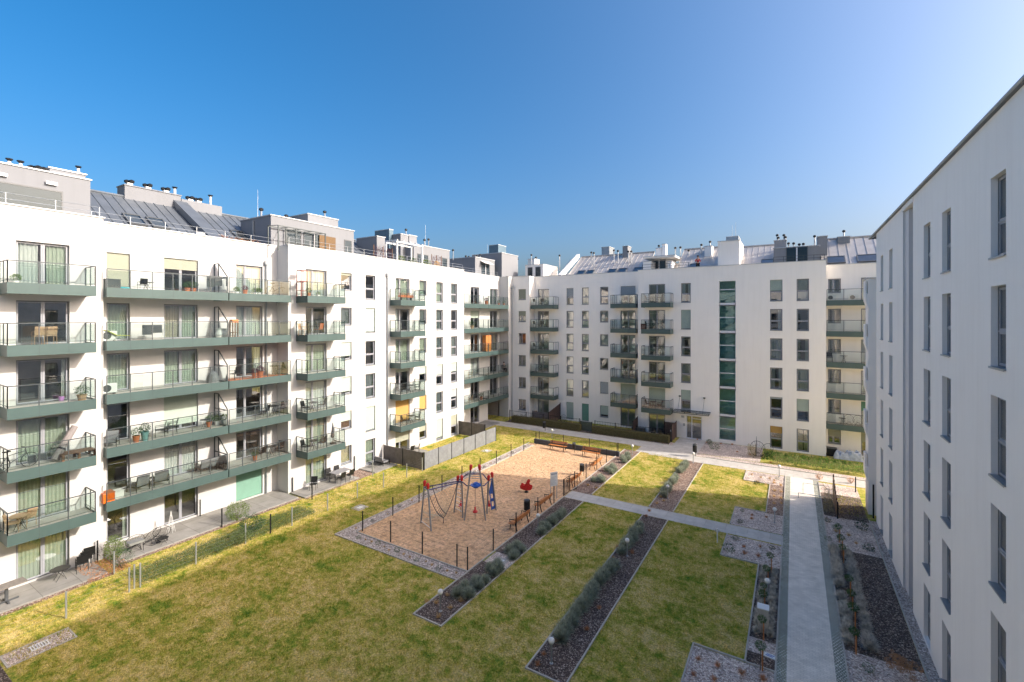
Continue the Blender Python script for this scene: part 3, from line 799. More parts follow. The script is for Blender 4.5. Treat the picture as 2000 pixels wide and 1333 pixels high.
for px, py in ((1038, 497), (1047, 502), (1093, 498), (1155, 492), (1160, 493), (1199, 488), (1207, 489), (1227, 490), (1233, 490), (1287, 479), (1319, 483), (1329, 482), (1345, 488), (1370, 477), (1387, 471), (1518, 458), (1520, 463), (1531, 458), (1534, 462), (1540, 474), (1550, 474), (1561, 476), (1569, 475), (1591, 460), (1648, 450), (1011, 505), (1006, 508)):
    a = onY(px, py, 58.6); flue(BB, a[0], a[1], 19.6, a[2] - .24)
for px, py in ((1437, 434), (1430, 440)): aerial(BB, onY(px, py, 55), 21.8)
for xa, xb in ((onY(1511, 5, 52.9)[0], 2.5), (onY(1255, 5, 52.9)[0], onY(1345, 5, 52.9)[0])):
    mb = MB()
    for z in (.32, .6): mb.tube((xa, 52.85, PT + z), (xb, 52.85, PT + z), .02, None, 5)
    for x in np.linspace(xa, xb, 6): mb.bar((x, 52.85, PT), (x, 52.85, PT + .6), .04)
    child(BB, mb, 'roof_railing', RAIL)

# ---------------- right wing, close to the camera
RB = thing('apartment_building', 'tall white apartment wall close to the camera with deep narrow windows', 'building', (9, 20, 0))
RF = Fac('R', 4.53); RT = 18.48; RYE = 37.4
def rcol(a, b, u=None): return u or H(RF, a, b)
cols = [dict(u=rcol(1935, 1965), h=2.14, k='T', d=['p1_.5', 'c1', 'p1_.4+q1_.4', 'c2', 'c3', 'q1_.5']), dict(u=rcol(1840, 1857), h=2.14, k='T', d=['c1', '', 'c3', 'c1', '', 'c1']), dict(u=rcol(1804, 1817), h=2.14, k='T', d=['', '', '', '', '', ''], door0=1),
        dict(u=(11.6, 12.65), h=2.14, k='T', d=['', 'c3', '', '', 'c1', '']), dict(u=(6.5, 7.55), h=2.14, k='T', d=['']*6)]
block(RB, RF, -14, 26.8, cols, RT)
block(RB, RF, 29.0, RYE, [dict(u=rcol(1736.5, 1743), h=2.14, k='T', d=[''] * 6), dict(u=rcol(1720, 1725), h=2.14, k='T', d=[''] * 6)], RT)
RG = stucco('groove_render_painted_shade', (.64, .63, .63), .05)  # wall render darkened so the recess shade is in its colour
mb = MB()
mb.box(5.0, 5.2, 26.8, 29.0, 0, RT); child(RB, mb, 'groove_wall', RG)
mb = MB(); mb.box(4.62, 5.0, 28.2, 29.0, 0, RT - .3); mb.quad((4.53, 29, 0), (5.0, 29, 0), (5.0, 29, RT), (4.53, 29, RT)); mb.quad((4.53, 26.8, 0), (5.0, 26.8, 0), (5.0, 26.8, RT), (4.53, 26.8, RT)); child(RB, mb, 'pilaster', RG)
mb = MB(); mb.box(4.5, 5.2, 26.7, 29.1, RT - .25, RT - .03); child(RB, mb, 'groove_cap', WHITE)
mb = MB(); mb.quad((4.53, RYE, 0), (5.1, RYE, 0), (5.1, RYE, RT), (4.53, RYE, RT)); mb.box(5.1, 17, 40.0, 40.2, 0, RT); mb.box(17, 17.2, -14, 40.2, 0, RT); mb.box(5.1, 17, -14.2, -14.01, 0, RT); mb.box(5.05, 5.1, RYE, 40.2, 0, RT)
child(RB, mb, 'rear_wall', WHITE)
mb = MB(); mb.box(4.25, 5.04, 38.6, 40.0, 0, 15.7); child(RB, mb, 'end_block', WHITE)
mb = MB(); mb.box(4.15, 5.04, 38.5, 40.1, 15.7, 15.76); child(RB, mb, 'parapet_cap', CAP)
for k in range(1, 6):
    mb = MB(); z = SLAB(k); mb.box(4.1, 4.25, 38.7, 39.7, z + .05, z + .5); mb.box(4.1, 4.2, 38.9, 39.7, z + .5, z + 1.35); mb.extr([(4.249, 38.7, z - .5), (4.249, 38.7, z + .05), (4.1, 38.7, z + .05)], (0, 1.0, 0)); child(RB, mb, 'balcony', WHITE)
mb = MB()
mb.add([(4.42, -14, RT), (4.42, 40, RT), (11, 40, 22.3), (11, -14, 22.3)], [(0, 1, 2, 3)])
mb.add([(17.4, -14, RT), (17.4, 40, RT), (11, 40, 22.3), (11, -14, 22.3)], [(0, 1, 2, 3)])
mb.add([(4.5, 40, RT), (17.2, 40, RT), (11, 40, 22.25)], [(0, 1, 2)]); mb.add([(4.5, -14, RT), (17.2, -14, RT), (11, -14, 22.25)], [(0, 1, 2)])
for y in np.arange(-14, 40, .62): mb.tube((4.42, y, RT + .02), (11, y, 22.32), .028, None, 4)
rr_ = child(RB, mb, 'roof', ROOF)
mb = MB(); mb.box(4.43, 4.53, -14, 40, RT - .02, RT + .03, 0)
for i in range(8):
    a0 = math.pi * i / 7; a1 = math.pi * (i + 1) / 7
mb.tube((4.43, -14, RT + .03), (4.43, 40, RT + .03), .045, None, 8, 1)
mb.build('gutter', [FRAME, ZINC], rr_)
mb = MB()
for x, y, w2, h2 in ((8.5, 5, 1.2, 3.4), (9, 14, 1.0, 3.0), (10, 24, 1.5, 2.6), (9.5, 33, 1.0, 2.6)): mb.box(x, x + 1, y, y + w2 * 1.6, 20, 20 + h2 * .75)
mb.build('chimney', GREYR, rr_)
mb = MB(); mb.lathe([(.17, 0), (.16, .1), (.1, .17), (.02, .2)], 4.75, 18.35, RT + .06, 10); mb.build('vent_cap', WHITEP, rr_)
downpipe(RB, 4.9, 28.05, .1, 18.0)
mb = MB(); mb.tube((4.45, 38.0, 0), (4.45, 38.0, 2.2), .05, None, 8); child(RB, mb, 'standpipe', BLACKM)

# ---------------- the wing the photographer stands on closes the court behind the camera
SB = thing('apartment_building', 'white apartment wing closing the court opposite the glazed stairs, seen in window reflections', 'building', (-14, -9, 0))
class FacS(Fac):
    def __init__(s, plane): s.k = 'S'; s.p = plane; s.rz = R(180)
    def P(s, u, d, z): return (u, s.p - d, z)
    def start(s, u0, u1): return max(u0, u1)
SF = FacS(-3.0); hs = []; ws = []
for i, (x, w_, kd) in enumerate(((-29, 2.0, 'D'), (-25.5, 1.0, 'T'), (-22, 2.0, 'D'), (-18, 1.0, 'T'), (-14.5, 2.0, 'D'), (-11, 1.0, 'T'), (-7.5, 2.0, 'D'), (-4, 1.0, 'T'), (-1.0, 2.2, 'D'), (2.6, 1.0, 'T'))):
    for k in range(6):
        hh = 2.19 if kd == 'D' else 2.1
        hs.append((x, x + w_, HEAD(k) - hh, HEAD(k))); ws.append((x, x + w_, k, hh, kd, ('', 'c0', 'c3', '', 'b0_.5', 'c1')[(i + k * 2) % 6]))
wall(SB, SF, -31.9, 4.4, 0, PT, hs, m=WHITE)
for a in ws: window(SB, SF, *a, sill=False)
for x in (-29, -22, -14.5, -7.5):
    for k in range(1, 6):
        mb = MB(); z = SLAB(k); mb.box(x - .5, x + 2.5, -3.0, -1.7, z, z + .5); o_ = child(SB, mb, 'balcony', GREEN); r_ = MB(); r_.bar((x - .5, -1.75, z + 1.5), (x + 2.5, -1.75, z + 1.5), .045)
        for q in range(5): r_.bar((x - .48 + q * .74, -1.75, z + .5), (x - .48 + q * .74, -1.75, z + 1.5), .035)
        r_.build('railing', RAIL, o_)
mb = MB(); mb.box(-31.9, 4.4, -14, -3.25, 18.0, 18.1); mb.box(-31.9, 4.4, -14.2, -14, 0, 18.4); child(SB, mb, 'flat_roof', WHITE)
# ================================================================ GROUND AND PLANTS
def grassmat(name, dark=1.0, blades=False):
    m, n, l, b = newmat(name)
    p = geo(n)
    t1 = noise(n, l, .6, 6, .7, p); t2 = noise(n, l, 2.6, 9, .78, p); t3 = noise(n, l, 13, 5, .75, p)
    a = n.new('ShaderNodeMath'); a.operation = 'MULTIPLY_ADD'; a.inputs[1].default_value = .55; l.new(t2.outputs[0], a.inputs[0])
    a2 = n.new('ShaderNodeMath'); a2.operation = 'MULTIPLY'; a2.inputs[1].default_value = .45; l.new(t1.outputs[0], a2.inputs[0]); l.new(a2.outputs[0], a.inputs[2])
    d = dark
    r = ramp(n, l, a.outputs[0], [(.365, (.07*d, .16*d, .018*d)), (.418, (.17*d, .25*d, .03*d)), (.462, (.30*d, .31*d, .05*d)), (.508, (.45*d, .38*d, .10*d)), (.575, (.60*d, .48*d, .21*d))])
    f = ramp(n, l, t3.outputs[0], [(.32, (.36, .42, .34)), (.5, (.95, .95, .9)), (.67, (1.6, 1.44, 1.25))])
    l.new(mixc(n, l, 1.0, r.outputs[0], f.outputs[0], 'MULTIPLY'), b.inputs['Base Color'])
    b.inputs['Roughness'].default_value = .85; b.inputs['Specular IOR Level'].default_value = .15
    if not blades: bump(n, l, b, t3.outputs[0], .7, .05)
    return m
def stones(name, cols, scale, bs=.9, dist=.03, mix=.25, extra=None):
    m, n, l, b = newmat(name)
    p = geo(n)
    v = n.new('ShaderNodeTexVoronoi'); v.inputs['Scale'].default_value = scale; v.inputs['Randomness'].default_value = 1.0
    l.new(p, v.inputs['Vector'])
    sp = n.new('ShaderNodeSeparateColor'); l.new(v.outputs['Color'], sp.inputs[0])
    r = ramp(n, l, sp.outputs[0], [(i / (len(cols) - 1), c) for i, c in enumerate(cols)])
    big = noise(n, l, 1.2, 4, .6, p)
    f = ramp(n, l, big.outputs[0], [(.3, (.78, .77, .76)), (.7, (1.12, 1.12, 1.1))])
    c = mixc(n, l, 1.0, r.outputs[0], f.outputs[0], 'MULTIPLY')
    edge = ramp(n, l, v.outputs['Distance'], [(.5, (1, 1, 1)), (.8, (.65, .62, .6))])
    c = mixc(n, l, 1.0, c, edge.outputs[0], 'MULTIPLY')
    l.new(c, b.inputs['Base Color'])
    b.inputs['Roughness'].default_value = .85
    inv = n.new('ShaderNodeMath'); inv.operation = 'SUBTRACT'; inv.inputs[0].default_value = 1.0; l.new(v.outputs['Distance'], inv.inputs[1])
    bump(n, l, b, inv.outputs[0], bs, dist)
    return m
def paving(name, col, bw, bh, mortar=(.22, .21, .20), ms=.012, rot=0.0, var=.16):
    m, n, l, b = newmat(name)
    p = geo(n)
    mp = n.new('ShaderNodeMapping'); mp.inputs['Rotation'].default_value = (0, 0, rot); l.new(p, mp.inputs[0])
    t = n.new('ShaderNodeTexBrick'); t.inputs['Scale'].default_value = 1.0; t.inputs['Brick Width'].default_value = bw; t.inputs['Row Height'].default_value = bh
    t.inputs['Mortar Size'].default_value = ms; t.inputs['Color1'].default_value = (*[c * (1 - var) for c in col], 1); t.inputs['Color2'].default_value = (*[c * (1 + var) for c in col], 1)
    t.inputs['Mortar'].default_value = (*mortar, 1); l.new(mp.outputs[0], t.inputs['Vector'])
    big = noise(n, l, 1.6, 5, .65, p)
    f = ramp(n, l, big.outputs[0], [(.3, (.82, .82, .80)), (.7, (1.1, 1.1, 1.1))])
    l.new(mixc(n, l, 1.0, t.outputs[0], f.outputs[0], 'MULTIPLY'), b.inputs['Base Color'])
    b.inputs['Roughness'].default_value = .85
    bump(n, l, b, t.outputs['Fac'], -.3, .01)
    return m
LAWN = grassmat("lawn_grass"); BLADE = thinleaf(grassmat("grass_blades", 1.25, True), .45)
GRAVEL = stones("beige_gravel", [(.26, .21, .185), (.52, .41, .36), (.64, .52, .46), (.76, .64, .57), (.95, .88, .80)], 20)
GRAVELD = stones("dark_gravel", [(.17, .14, .125), (.36, .30, .27), (.48, .41, .37), (.60, .52, .47), (.88, .80, .73)], 20)
MULCH = stones("bark_mulch", [(.04, .026, .02), (.08, .052, .042), (.12, .085, .07), (.19, .135, .11), (.60, .50, .43)], 26, 1.0, .04)
RMULCH = stones("reddish_mulch", [(.10, .055, .04), (.18, .11, .08), (.28, .18, .135), (.38, .27, .21), (.65, .54, .45)], 22, .9, .03)
PAVE = paving("paving_blocks", (.82, .75, .66), .21, .105, (.66, .60, .53), .008, 0, .06)
SLABS = paving("concrete_slabs", (.54, .51, .47), 1.2, .8, (.40, .37, .34), .012, 0, .06)
COBB = paving("mossy_setts", (.46, .455, .40), .11, .10, (.24, .25, .19), .02, 0, .3)
COBS = paving("edge_setts", (.56, .55, .49), .11, .10, (.16, .17, .13), .018, 0, .25)
def sandmat():
    m, n, l, b = newmat("playground_sand")
    p = geo(n)
    t1 = noise(n, l, .7, 5, .6, p); t2 = noise(n, l, 3.6, 6, .72, p); t3 = noise(n, l, 26, 3, .7, p)
    r = ramp(n, l, t1.outputs[0], [(.3, (.60, .37, .20)), (.7, (.74, .48, .285))])
    f = ramp(n, l, t2.outputs[0], [(.36, (.55, .52, .50)), (.47, (.92, .92, .92)), (.62, (1.22, 1.22, 1.2))])
    c = mixc(n, l, 1.0, r.outputs[0], f.outputs[0], 'MULTIPLY')
    v = n.new('ShaderNodeTexVoronoi'); v.inputs['Scale'].default_value = 7; l.new(p, v.inputs['Vector'])
    f3 = ramp(n, l, t3.outputs[0], [(.3, (.75, .75, .75)), (.65, (1.1, 1.1, 1.1))])
    l.new(mixc(n, l, 1.0, c, f3.outputs[0], 'MULTIPLY'), b.inputs['Base Color'])
    b.inputs['Roughness'].default_value = .95
    h = n.new('ShaderNodeMath'); h.operation = 'ADD'; l.new(t2.outputs[0], h.inputs[0])
    h2 = n.new('ShaderNodeMath'); h2.operation = 'MULTIPLY'; h2.inputs[1].default_value = .5; l.new(v.outputs['Distance'], h2.inputs[0]); l.new(h2.outputs[0], h.inputs[1])
    bump(n, l, b, h.outputs[0], 1.0, .09)
    return m
SAND = sandmat()
def sheet(name, rects, z, m, kind='structure'):
    mb = MB()
    for x0, x1, y0, y1 in rects: mb.quad((x0, y0, z), (x1, y0, z), (x1, y1, z), (x0, y1, z))
    return tag(mb.build(name, m), kind=kind)
mb = MB(); mb.quad((-900, -900, 0), (900, -900, 0), (900, 900, 0), (-900, 900, 0)); tag(mb.build('ground', LAWN), kind='structure')
# --- sand, beds, paths (each sheet 4 mm above the one below)
SX0, SX1, SY0, SY1 = -22.75, -14.35, 19.1, 42.2
sheet('sand', [(SX0, SX1, SY0, SY1), (-23.4, SX0, 41.6, SY1)], .012, SAND)
sheet('gravel', [(-23.55, SX0, 18.25, 41.6), (SX0, -14.35, 18.25, SY0)], .009, GRAVELD)
sheet('gravel', [(-3.4, -.56, 27.75, 30.6), (-3.4, -.56, 32.2, 35.25), (-3.4, -.56, 41.5, 44.2), (-3.4, -.56, 4, 19.55), (-1.55, -.56, 20.35, 21.3),
    (1.72, 4.12, 31.9, 36.9), (1.72, 4.12, 4, 22.4), (-12.7, -9.5, 49.0, 50.0), (-7.9, 5.2, 46.3, 47.2), (-8.2, -2.6, 47.3, 52.5), (-14.2, -12.8, 20.4, 21.6), (1.72, 4.12, 41.6, 44.0)], .008, GRAVEL)
sheet('gravel', [(4.20, 4.53, 4, 37.4), (4.53, 5.0, 26.8, 29.0)], .012, GRAVELD)
sheet('mulch', [(-14.28, -12.78, 15.15, 20.4), (-14.28, -12.78, 21.6, 30.7), (-8.5, -6.95, 15.0, 30.7), (-1.55, -.56, 21.3, 27.75), (-1.55, -.56, 19.55, 20.35), (2.8, 4.12, 22.4, 31.9), (1.72, 2.8, 22.4, 31.9), (1.72, 4.12, 36.9, 41.6), (-31, -11, 49.1, 52.4), (-27, -23.9, 1, 4.82)], .010, MULCH)
sheet('mulch', [(-14.28, -12.78, 32.15, 45.0), (-8.5, -6.95, 32.15, 44.5), (-1.55, -.56, 35.25, 41.5)], .010, RMULCH)
sheet('path', [(-14.3, -.5, 30.72, 32.12)], .016, SLABS)
sheet('path', [(-.22, 1.32, 4, 44.3)], .020, PAVE)
sheet('path_edge', [(-.54, -.22, 4, 44.3)], .018, COBB)
sheet('path_edge', [(1.32, 1.66, 4, 44.3)], .018, COBS)
sheet('path', [(-46, -11.9, 46.9, 49.0), (-13.2, -11.9, 44.9, 46.9), (-11.9, -7.9, 44.5, 48.9), (-10.6, -7.9, 48.9, 52.55), (-7.9, 30, 44.3, 46.2)], .016, SLABS)
mb = MB()
for r_ in ((-32.0, -29.9, -3, 9.4), (-33.35, -30.6, 9.9, 20.5), (-32.0, -30.2, 20.7, 25.6), (-32.0, -30.0, 27.1, 29.7), (-32, -30.6, 29.95, 34.3), (-33.3, -31.0, 42.1, 48)): mb.box(r_[0] + .01, r_[1], r_[2], r_[3], .0, .09)
PATIO = paving('patio_concrete', (.27, .26, .24), 1.6, 1.4, (.14, .13, .12), .012, 0, .08)
tag(mb.build('pavement', PATIO), kind='structure')
sheet('gravel', [(-29.9, -29.6, -3, 9.6), (-30.6, -30.3, 9.9, 20.6), (-30.2, -29.95, 20.7, 25.6), (-32, -30, 25.6, 27.1)], .009, RMULCH)
# concrete edging
mb = MB()
def kerb(x0, y0, x1, y1, w_=.06, h_=.06):
    if abs(x1 - x0) < 1e-6: mb.box(x0 - w_/2, x0 + w_/2, y0, y1, -.02, h_)
    else: mb.box(x0, x1, y0 - w_/2, y0 + w_/2, -.02, h_)
for a in ((-23.6, 18.2, -23.6, 42.2), (-23.57, 18.2, -14.34, 18.2), (SX0, 19.13, SX0, 41.6), (SX0 + .03, 19.1, -14.34, 19.1),
          (-14.31, 15.1, -14.31, 30.7), (-14.31, 32.15, -14.31, 45), (-12.75, 15.1, -12.75, 30.7), (-12.75, 32.15, -12.75, 45), (-14.28, 15.13, -12.78, 15.13),
          (-8.53, 14.95, -8.53, 30.7), (-6.92, 14.95, -6.92, 30.7), (-8.53, 32.15, -8.53, 44.5), (-6.92, 32.15, -6.92, 44.5), (-8.5, 14.98, -6.95, 14.98),
          (-3.43, 27.72, -3.43, 30.65), (-3.4, 27.72, -1.6, 27.72), (-1.58, 19.6, -1.58, 27.69), (-3.43, 4, -3.43, 19.58), (-3.46, 19.61, -1.61, 19.61), (-3.43, 32.2, -3.43, 35.25), (-3.4, 35.28, -1.6, 35.28), (-1.58, 35.31, -1.58, 41.4), (-3.43, 41.5, -3.43, 44.2), (-3.4, 41.45, -1.6, 41.45),
          (-1.55, 19.58, -.6, 19.58), (-.57, 4, -.57, 30.6), (-.57, 32.25, -.57, 44.2), (1.69, 4, 1.69, 44.0), (4.16, 4, 4.16, 37.4), (-7.0, 46.25, 5.2, 46.25)): kerb(*a)
tag(mb.build('kerb', CONC), kind='structure')
# --- blades of grass: one mesh of many small faces
def blades(rects, dens, seed, hmin, hmax, wmax, name, m, lean=.6):
    rs = np.random.RandomState(seed); P = []
    for x0, x1, y0, y1 in rects:
        k = int(abs((x1 - x0) * (y1 - y0)) * dens)
        if k: P.append(np.stack([rs.uniform(x0, x1, k), rs.uniform(y0, y1, k)], 1))
    P = np.concatenate(P); N = len(P)
    cell = np.floor(P[:, 0] / .17) * 127.1 + np.floor(P[:, 1] / .17) * 311.7; cf = .45 + 1.5 * np.abs(np.modf(np.sin(cell) * 43758.5)[0]) ** 1.6
    a = rs.uniform(0, 2 * np.pi, N); h = rs.uniform(hmin, hmax, N) * cf; w_ = rs.uniform(.5, 1, N) * wmax
    ln = rs.uniform(0, lean, N) * h; b = rs.uniform(0, 2 * np.pi, N)
    V = np.zeros((N, 3, 3), np.float32)
    V[:, 0, 0] = P[:, 0] - np.cos(a) * w_; V[:, 0, 1] = P[:, 1] - np.sin(a) * w_
    V[:, 1, 0] = P[:, 0] + np.cos(a) * w_; V[:, 1, 1] = P[:, 1] + np.sin(a) * w_
    V[:, 2, 0] = P[:, 0] + np.cos(b) * ln; V[:, 2, 1] = P[:, 1] + np.sin(b) * ln; V[:, 2, 2] = h
    return trimesh(name, V, m)
def trimesh(name, V, m, parent=None):
    N = len(V)
    me = bpy.data.meshes.new(name)
    me.vertices.add(N * 3); me.loops.add(N * 3); me.polygons.add(N)
    me.vertices.foreach_set('co', V.astype(np.float32).ravel())
    me.loops.foreach_set('vertex_index', np.arange(N * 3, dtype=np.int32))
    me.polygons.foreach_set('loop_start', np.arange(0, N * 3, 3, dtype=np.int32))
    me.polygons.foreach_set('loop_total', np.full(N, 3, dtype=np.int32))
    me.update(calc_edges=True); me.materials.append(m)
    return me
LRE = [(-29.6, -23.65, 5, 27), (-23.65, -14.4, 5, 18.15), (-14.4, -12.7, 6, 15.05), (-12.7, -8.6, 6, 30.6), (-8.6, -6.9, 8, 14.9), (-6.88, -3.5, 10, 30.6), (-3.5, -1.62, 19.7, 27.6)]
LFAR = [(-29.95, -23.65, 27, 46.8), (-30.2, -29.6, 9.9, 25), (-12.7, -8.6, 32.2, 44.9), (-6.88, -3.5, 32.2, 44.2), (-3.5, -1.62, 35.4, 41.4), (-23.65, -14.4, 42.7, 46.8), (-32, -29.95, 34.3, 40.5), (2.6, 4.1, 37.6, 41.5)]
g1 = obj('grass', blades(LRE, 420, 1, .03, .10, .013, 'grass', BLADE)); tag(g1, kind='stuff')
g2 = obj('grass', blades(LFAR, 150, 2, .03, .10, .02, 'grass', BLADE)); tag(g2, kind='stuff')
# tall reeds and unmown green strip in front of the far recess
GRN = pm("fresh_grass", (.14, .27, .04), .8, 0, .4, 3); REED = pm("dry_reed", (.34, .28, .13), .85, 0, .35, 9)
tag(obj('grass', blades([(-2.4, 5.2, 48.4, 51.6)], 160, 5, .08, .22, .03, 'grass', GRN)), kind='stuff')
# --- plants
LEAF = {k: thinleaf(pm(k, c, .75, 0, .6 if 'lav' in k else .35, 9), .35) for k, c in dict(lavender_leaf=(.38, .42, .33), lavender_grey=(.62, .60, .55), straw=(.62, .42, .20), rust_straw=(.55, .27, .13), green_leaf=(.06, .13, .03), dark_leaf=(.03, .065, .025), lime_leaf=(.14, .21, .04), hedge_leaf=(.13, .115, .045), hedge_twig=(.20, .12, .07), wine_leaf=(.12, .03, .06), thuja=(.05, .11, .04), sage_leaf=(.15, .20, .07)).items()}
STEM = pm("plant_stem", (.10, .07, .045), .8, 0, .3)
def tuft_mesh(name, n, r, h, m, seed, w_=.008, up=.35, fill=True):
    """blades springing from one root into a half ball"""
    rs = np.random.RandomState(seed)
    th = rs.uniform(0, 2 * np.pi, n); ph = np.arccos(rs.uniform(up, 1, n) ** .7)
    ln = rs.uniform(.55, 1, n)
    D = np.stack([np.sin(ph) * np.cos(th) * r, np.sin(ph) * np.sin(th) * r, np.cos(ph) * h], 1) * ln[:, None]
    S = D * rs.uniform(0, .55, n)[:, None] * (1 if fill else 0)
    a = rs.uniform(0, 2 * np.pi, n)
    W = np.stack([np.cos(a), np.sin(a), np.zeros(n)], 1) * w_
    V = np.stack([S - W, S + W, D], 1)
    return trimesh(name, V, m)
def leafcloud(name, n, fn, size, m, seed, flat=.5):
    """n little leaves; fn(rs, n) -> positions"""
    rs = np.random.RandomState(seed); P = fn(rs, n); n = len(P)
    A = rs.normal(size=(n, 3)); A /= np.linalg.norm(A, axis=1)[:, None]
    B = np.cross(A, rs.normal(size=(n, 3))); B /= np.linalg.norm(B, axis=1)[:, None]
    s = rs.uniform(.5, 1.1, n)[:, None] * size
    V = np.stack([P - A * s, P + B * s * flat, P + A * s], 1)
    return trimesh(name, V, m)
def ballfn(cx, cy, cz, r, rz=None):
    rz = rz or r
    def f(rs, n):
        d = rs.normal(size=(n, 3)); d /= np.linalg.norm(d, axis=1)[:, None]
        q = rs.uniform(.35, 1, n) ** .5
        bumpy = 1 + .18 * np.sin(d[:, 0] * 7 + cx) * np.cos(d[:, 1] * 6 + cy)
        return d * (q * bumpy)[:, None] * np.array([r, r, rz]) + np.array([cx, cy, cz])
    return f
def boxfn(x0, x1, y0, y1, z0, z1):
    def f(rs, n):
        P = rs.uniform(size=(n, 3)) * np.array([x1 - x0, y1 - y0, z1 - z0]) + np.array([x0, y0, z0])
        top = z0 + (z1 - z0) * (.80 + .2 * np.sin(P[:, 0] * 3.1) * np.sin(P[:, 0] * 7.3 + P[:, 1] * 5))
        return P[P[:, 2] < top]
    return f
LAV = [tuft_mesh('lavender_bush', 1300, .50, .64, LEAF['lavender_leaf'], s, .012, .02) for s in (1, 2, 3)]
LAVG = [tuft_mesh('lavender_bush', 1000, .40, .62, LEAF['lavender_grey'], s, .010, .02) for s in (4, 5, 6)]
STI = [tuft_mesh('grass_tuft', 130, .26, .26, LEAF['straw'], s, .006, .25) for s in (7, 8)]
STR_ = [tuft_mesh('grass_tuft', 130, .25, .24, LEAF['rust_straw'], s, .006, .25) for s in (9, 10)]
GRS = [leafcloud('low_shrub', 260, ballfn(0, 0, .16, .28, .2), .04, LEAF['green_leaf'], s) for s in (11, 12)]
DRS = [leafcloud('low_shrub', 260, ballfn(0, 0, .14, .26, .18), .045, LEAF['dark_leaf'], s) for s in (13, 14)]
rp = random.Random(5)
def plant(name, meshes, x, y, label, cat, group=None, s=1.0, z=0.01):
    o = obj(name, meshes[rp.randrange(len(meshes))], None, (x, y, z), rp.uniform(0, 6.28)); k = s * rp.uniform(.85, 1.15)
    o.scale = (k, k, k * rp.uniform(.85, 1.15)); return tag(o, label, cat, group)
def near(i, n):
    return ORD[i] if i < len(ORD) else 'last'
# bed beside the sand: clumps of lavender
for bn, (bed, pts) in enumerate((('at the lawn end of the bed beside the sand', [(893, 1162), (908, 1152), (925, 1168), (942, 1150), (952, 1138), (930, 1140)]),
    ('behind the pale cover in the bed beside the sand', [(957, 1113), (972, 1106), (985, 1118), (968, 1122)]),
    ('in the middle of the bed beside the sand', [(996, 1078), (1010, 1070), (1020, 1076), (1012, 1087), (1004, 1090)]),
    ('between the globe lamp and the crossing path', [(1060, 1030), (1072, 1022), (1085, 1012), (1098, 1005), (1088, 1024), (1075, 1035), (1100, 1014), (1064, 1042)]),
    ('beyond the gate beside the sand', [(1160, 938), (1172, 934), (1180, 940)]),
    ('in the sunny stretch beside the far bench', [(1186, 918), (1196, 914), (1205, 920), (1198, 924)]),
    ('at the sunny far end beside the path lamp', [(1217, 896), (1226, 888), (1232, 896), (1222, 902)]))):
    for i, (px, py) in enumerate(pts):
        x, y, _ = G(px, py + 3); x = min(max(x, -14.05), -13.0)
        plant('lavender_bush', LAV, x, y, f'grey-green lavender bush, {near(i, 9)} {bed}', 'lavender', 'lavender clumps in the bed beside the sand', .95)
# middle bed: lavender row along its sandward edge
rows = [(y, 'middle bed, counted from its lawn end') for y in np.arange(17.0, 20.9, .55)] + [(y, 'middle bed run just before the second lamp') for y in np.arange(21.6, 24.0, .6)] + [(y, 'middle bed run behind the second lamp') for y in np.arange(25.0, 28.6, .6)]
cnt = {}
for y, bed in rows:
    cnt[bed] = cnt.get(bed, 0) + 1
    plant('lavender_bush', LAV, -8.12 + rp.uniform(-.1, .1), y, f'rounded lavender bush, {near(cnt[bed]-1, 9)} in the {bed}', 'lavender', 'lavender row in the middle bed', 1.0)
for i, y in enumerate(list(np.arange(34.6, 36.8, .6)) + list(np.arange(37.6, 39.4, .6)) + list(np.arange(40.6, 43.2, .65))):
    plant('lavender_bush', LAV, -8.1 + rp.uniform(-.1, .1), y, f'lavender bush, {near(i, 9)} after the crossing path in the far middle bed', 'lavender', 'lavender row in the far middle bed', .95)
# right lavender bed: three dense rows
i = 0
for ci, (cx, word) in enumerate(((1.9, 'row next to the path'), (2.56, 'row next to the dark mulch'))):
    for j, y in enumerate(np.arange(22.9, 31.9, .66)):
        if ci == 0 and abs(y - 27.0) < .3: continue
        plant('lavender_bush', LAVG, cx + rp.uniform(-.05, .05), y, f'grey lavender bush, {near(j, 20)} from the near end of the {word}', 'lavender', 'lavender bed between path and white wall', 1.0)
for ci, (cx, word) in enumerate(((-1.3, 'lawn side'), (-.85, 'path side'))):
    for j, y in enumerate(np.arange(21.7, 27.3, .5)):
        plant('lavender_bush', LAVG, cx + rp.uniform(-.05, .05), y, f'greyish lavender, {near(j, 20)} from the near end on the {word} of the narrow path bed', 'lavender', 'lavender in the narrow bed beside the path', .72)
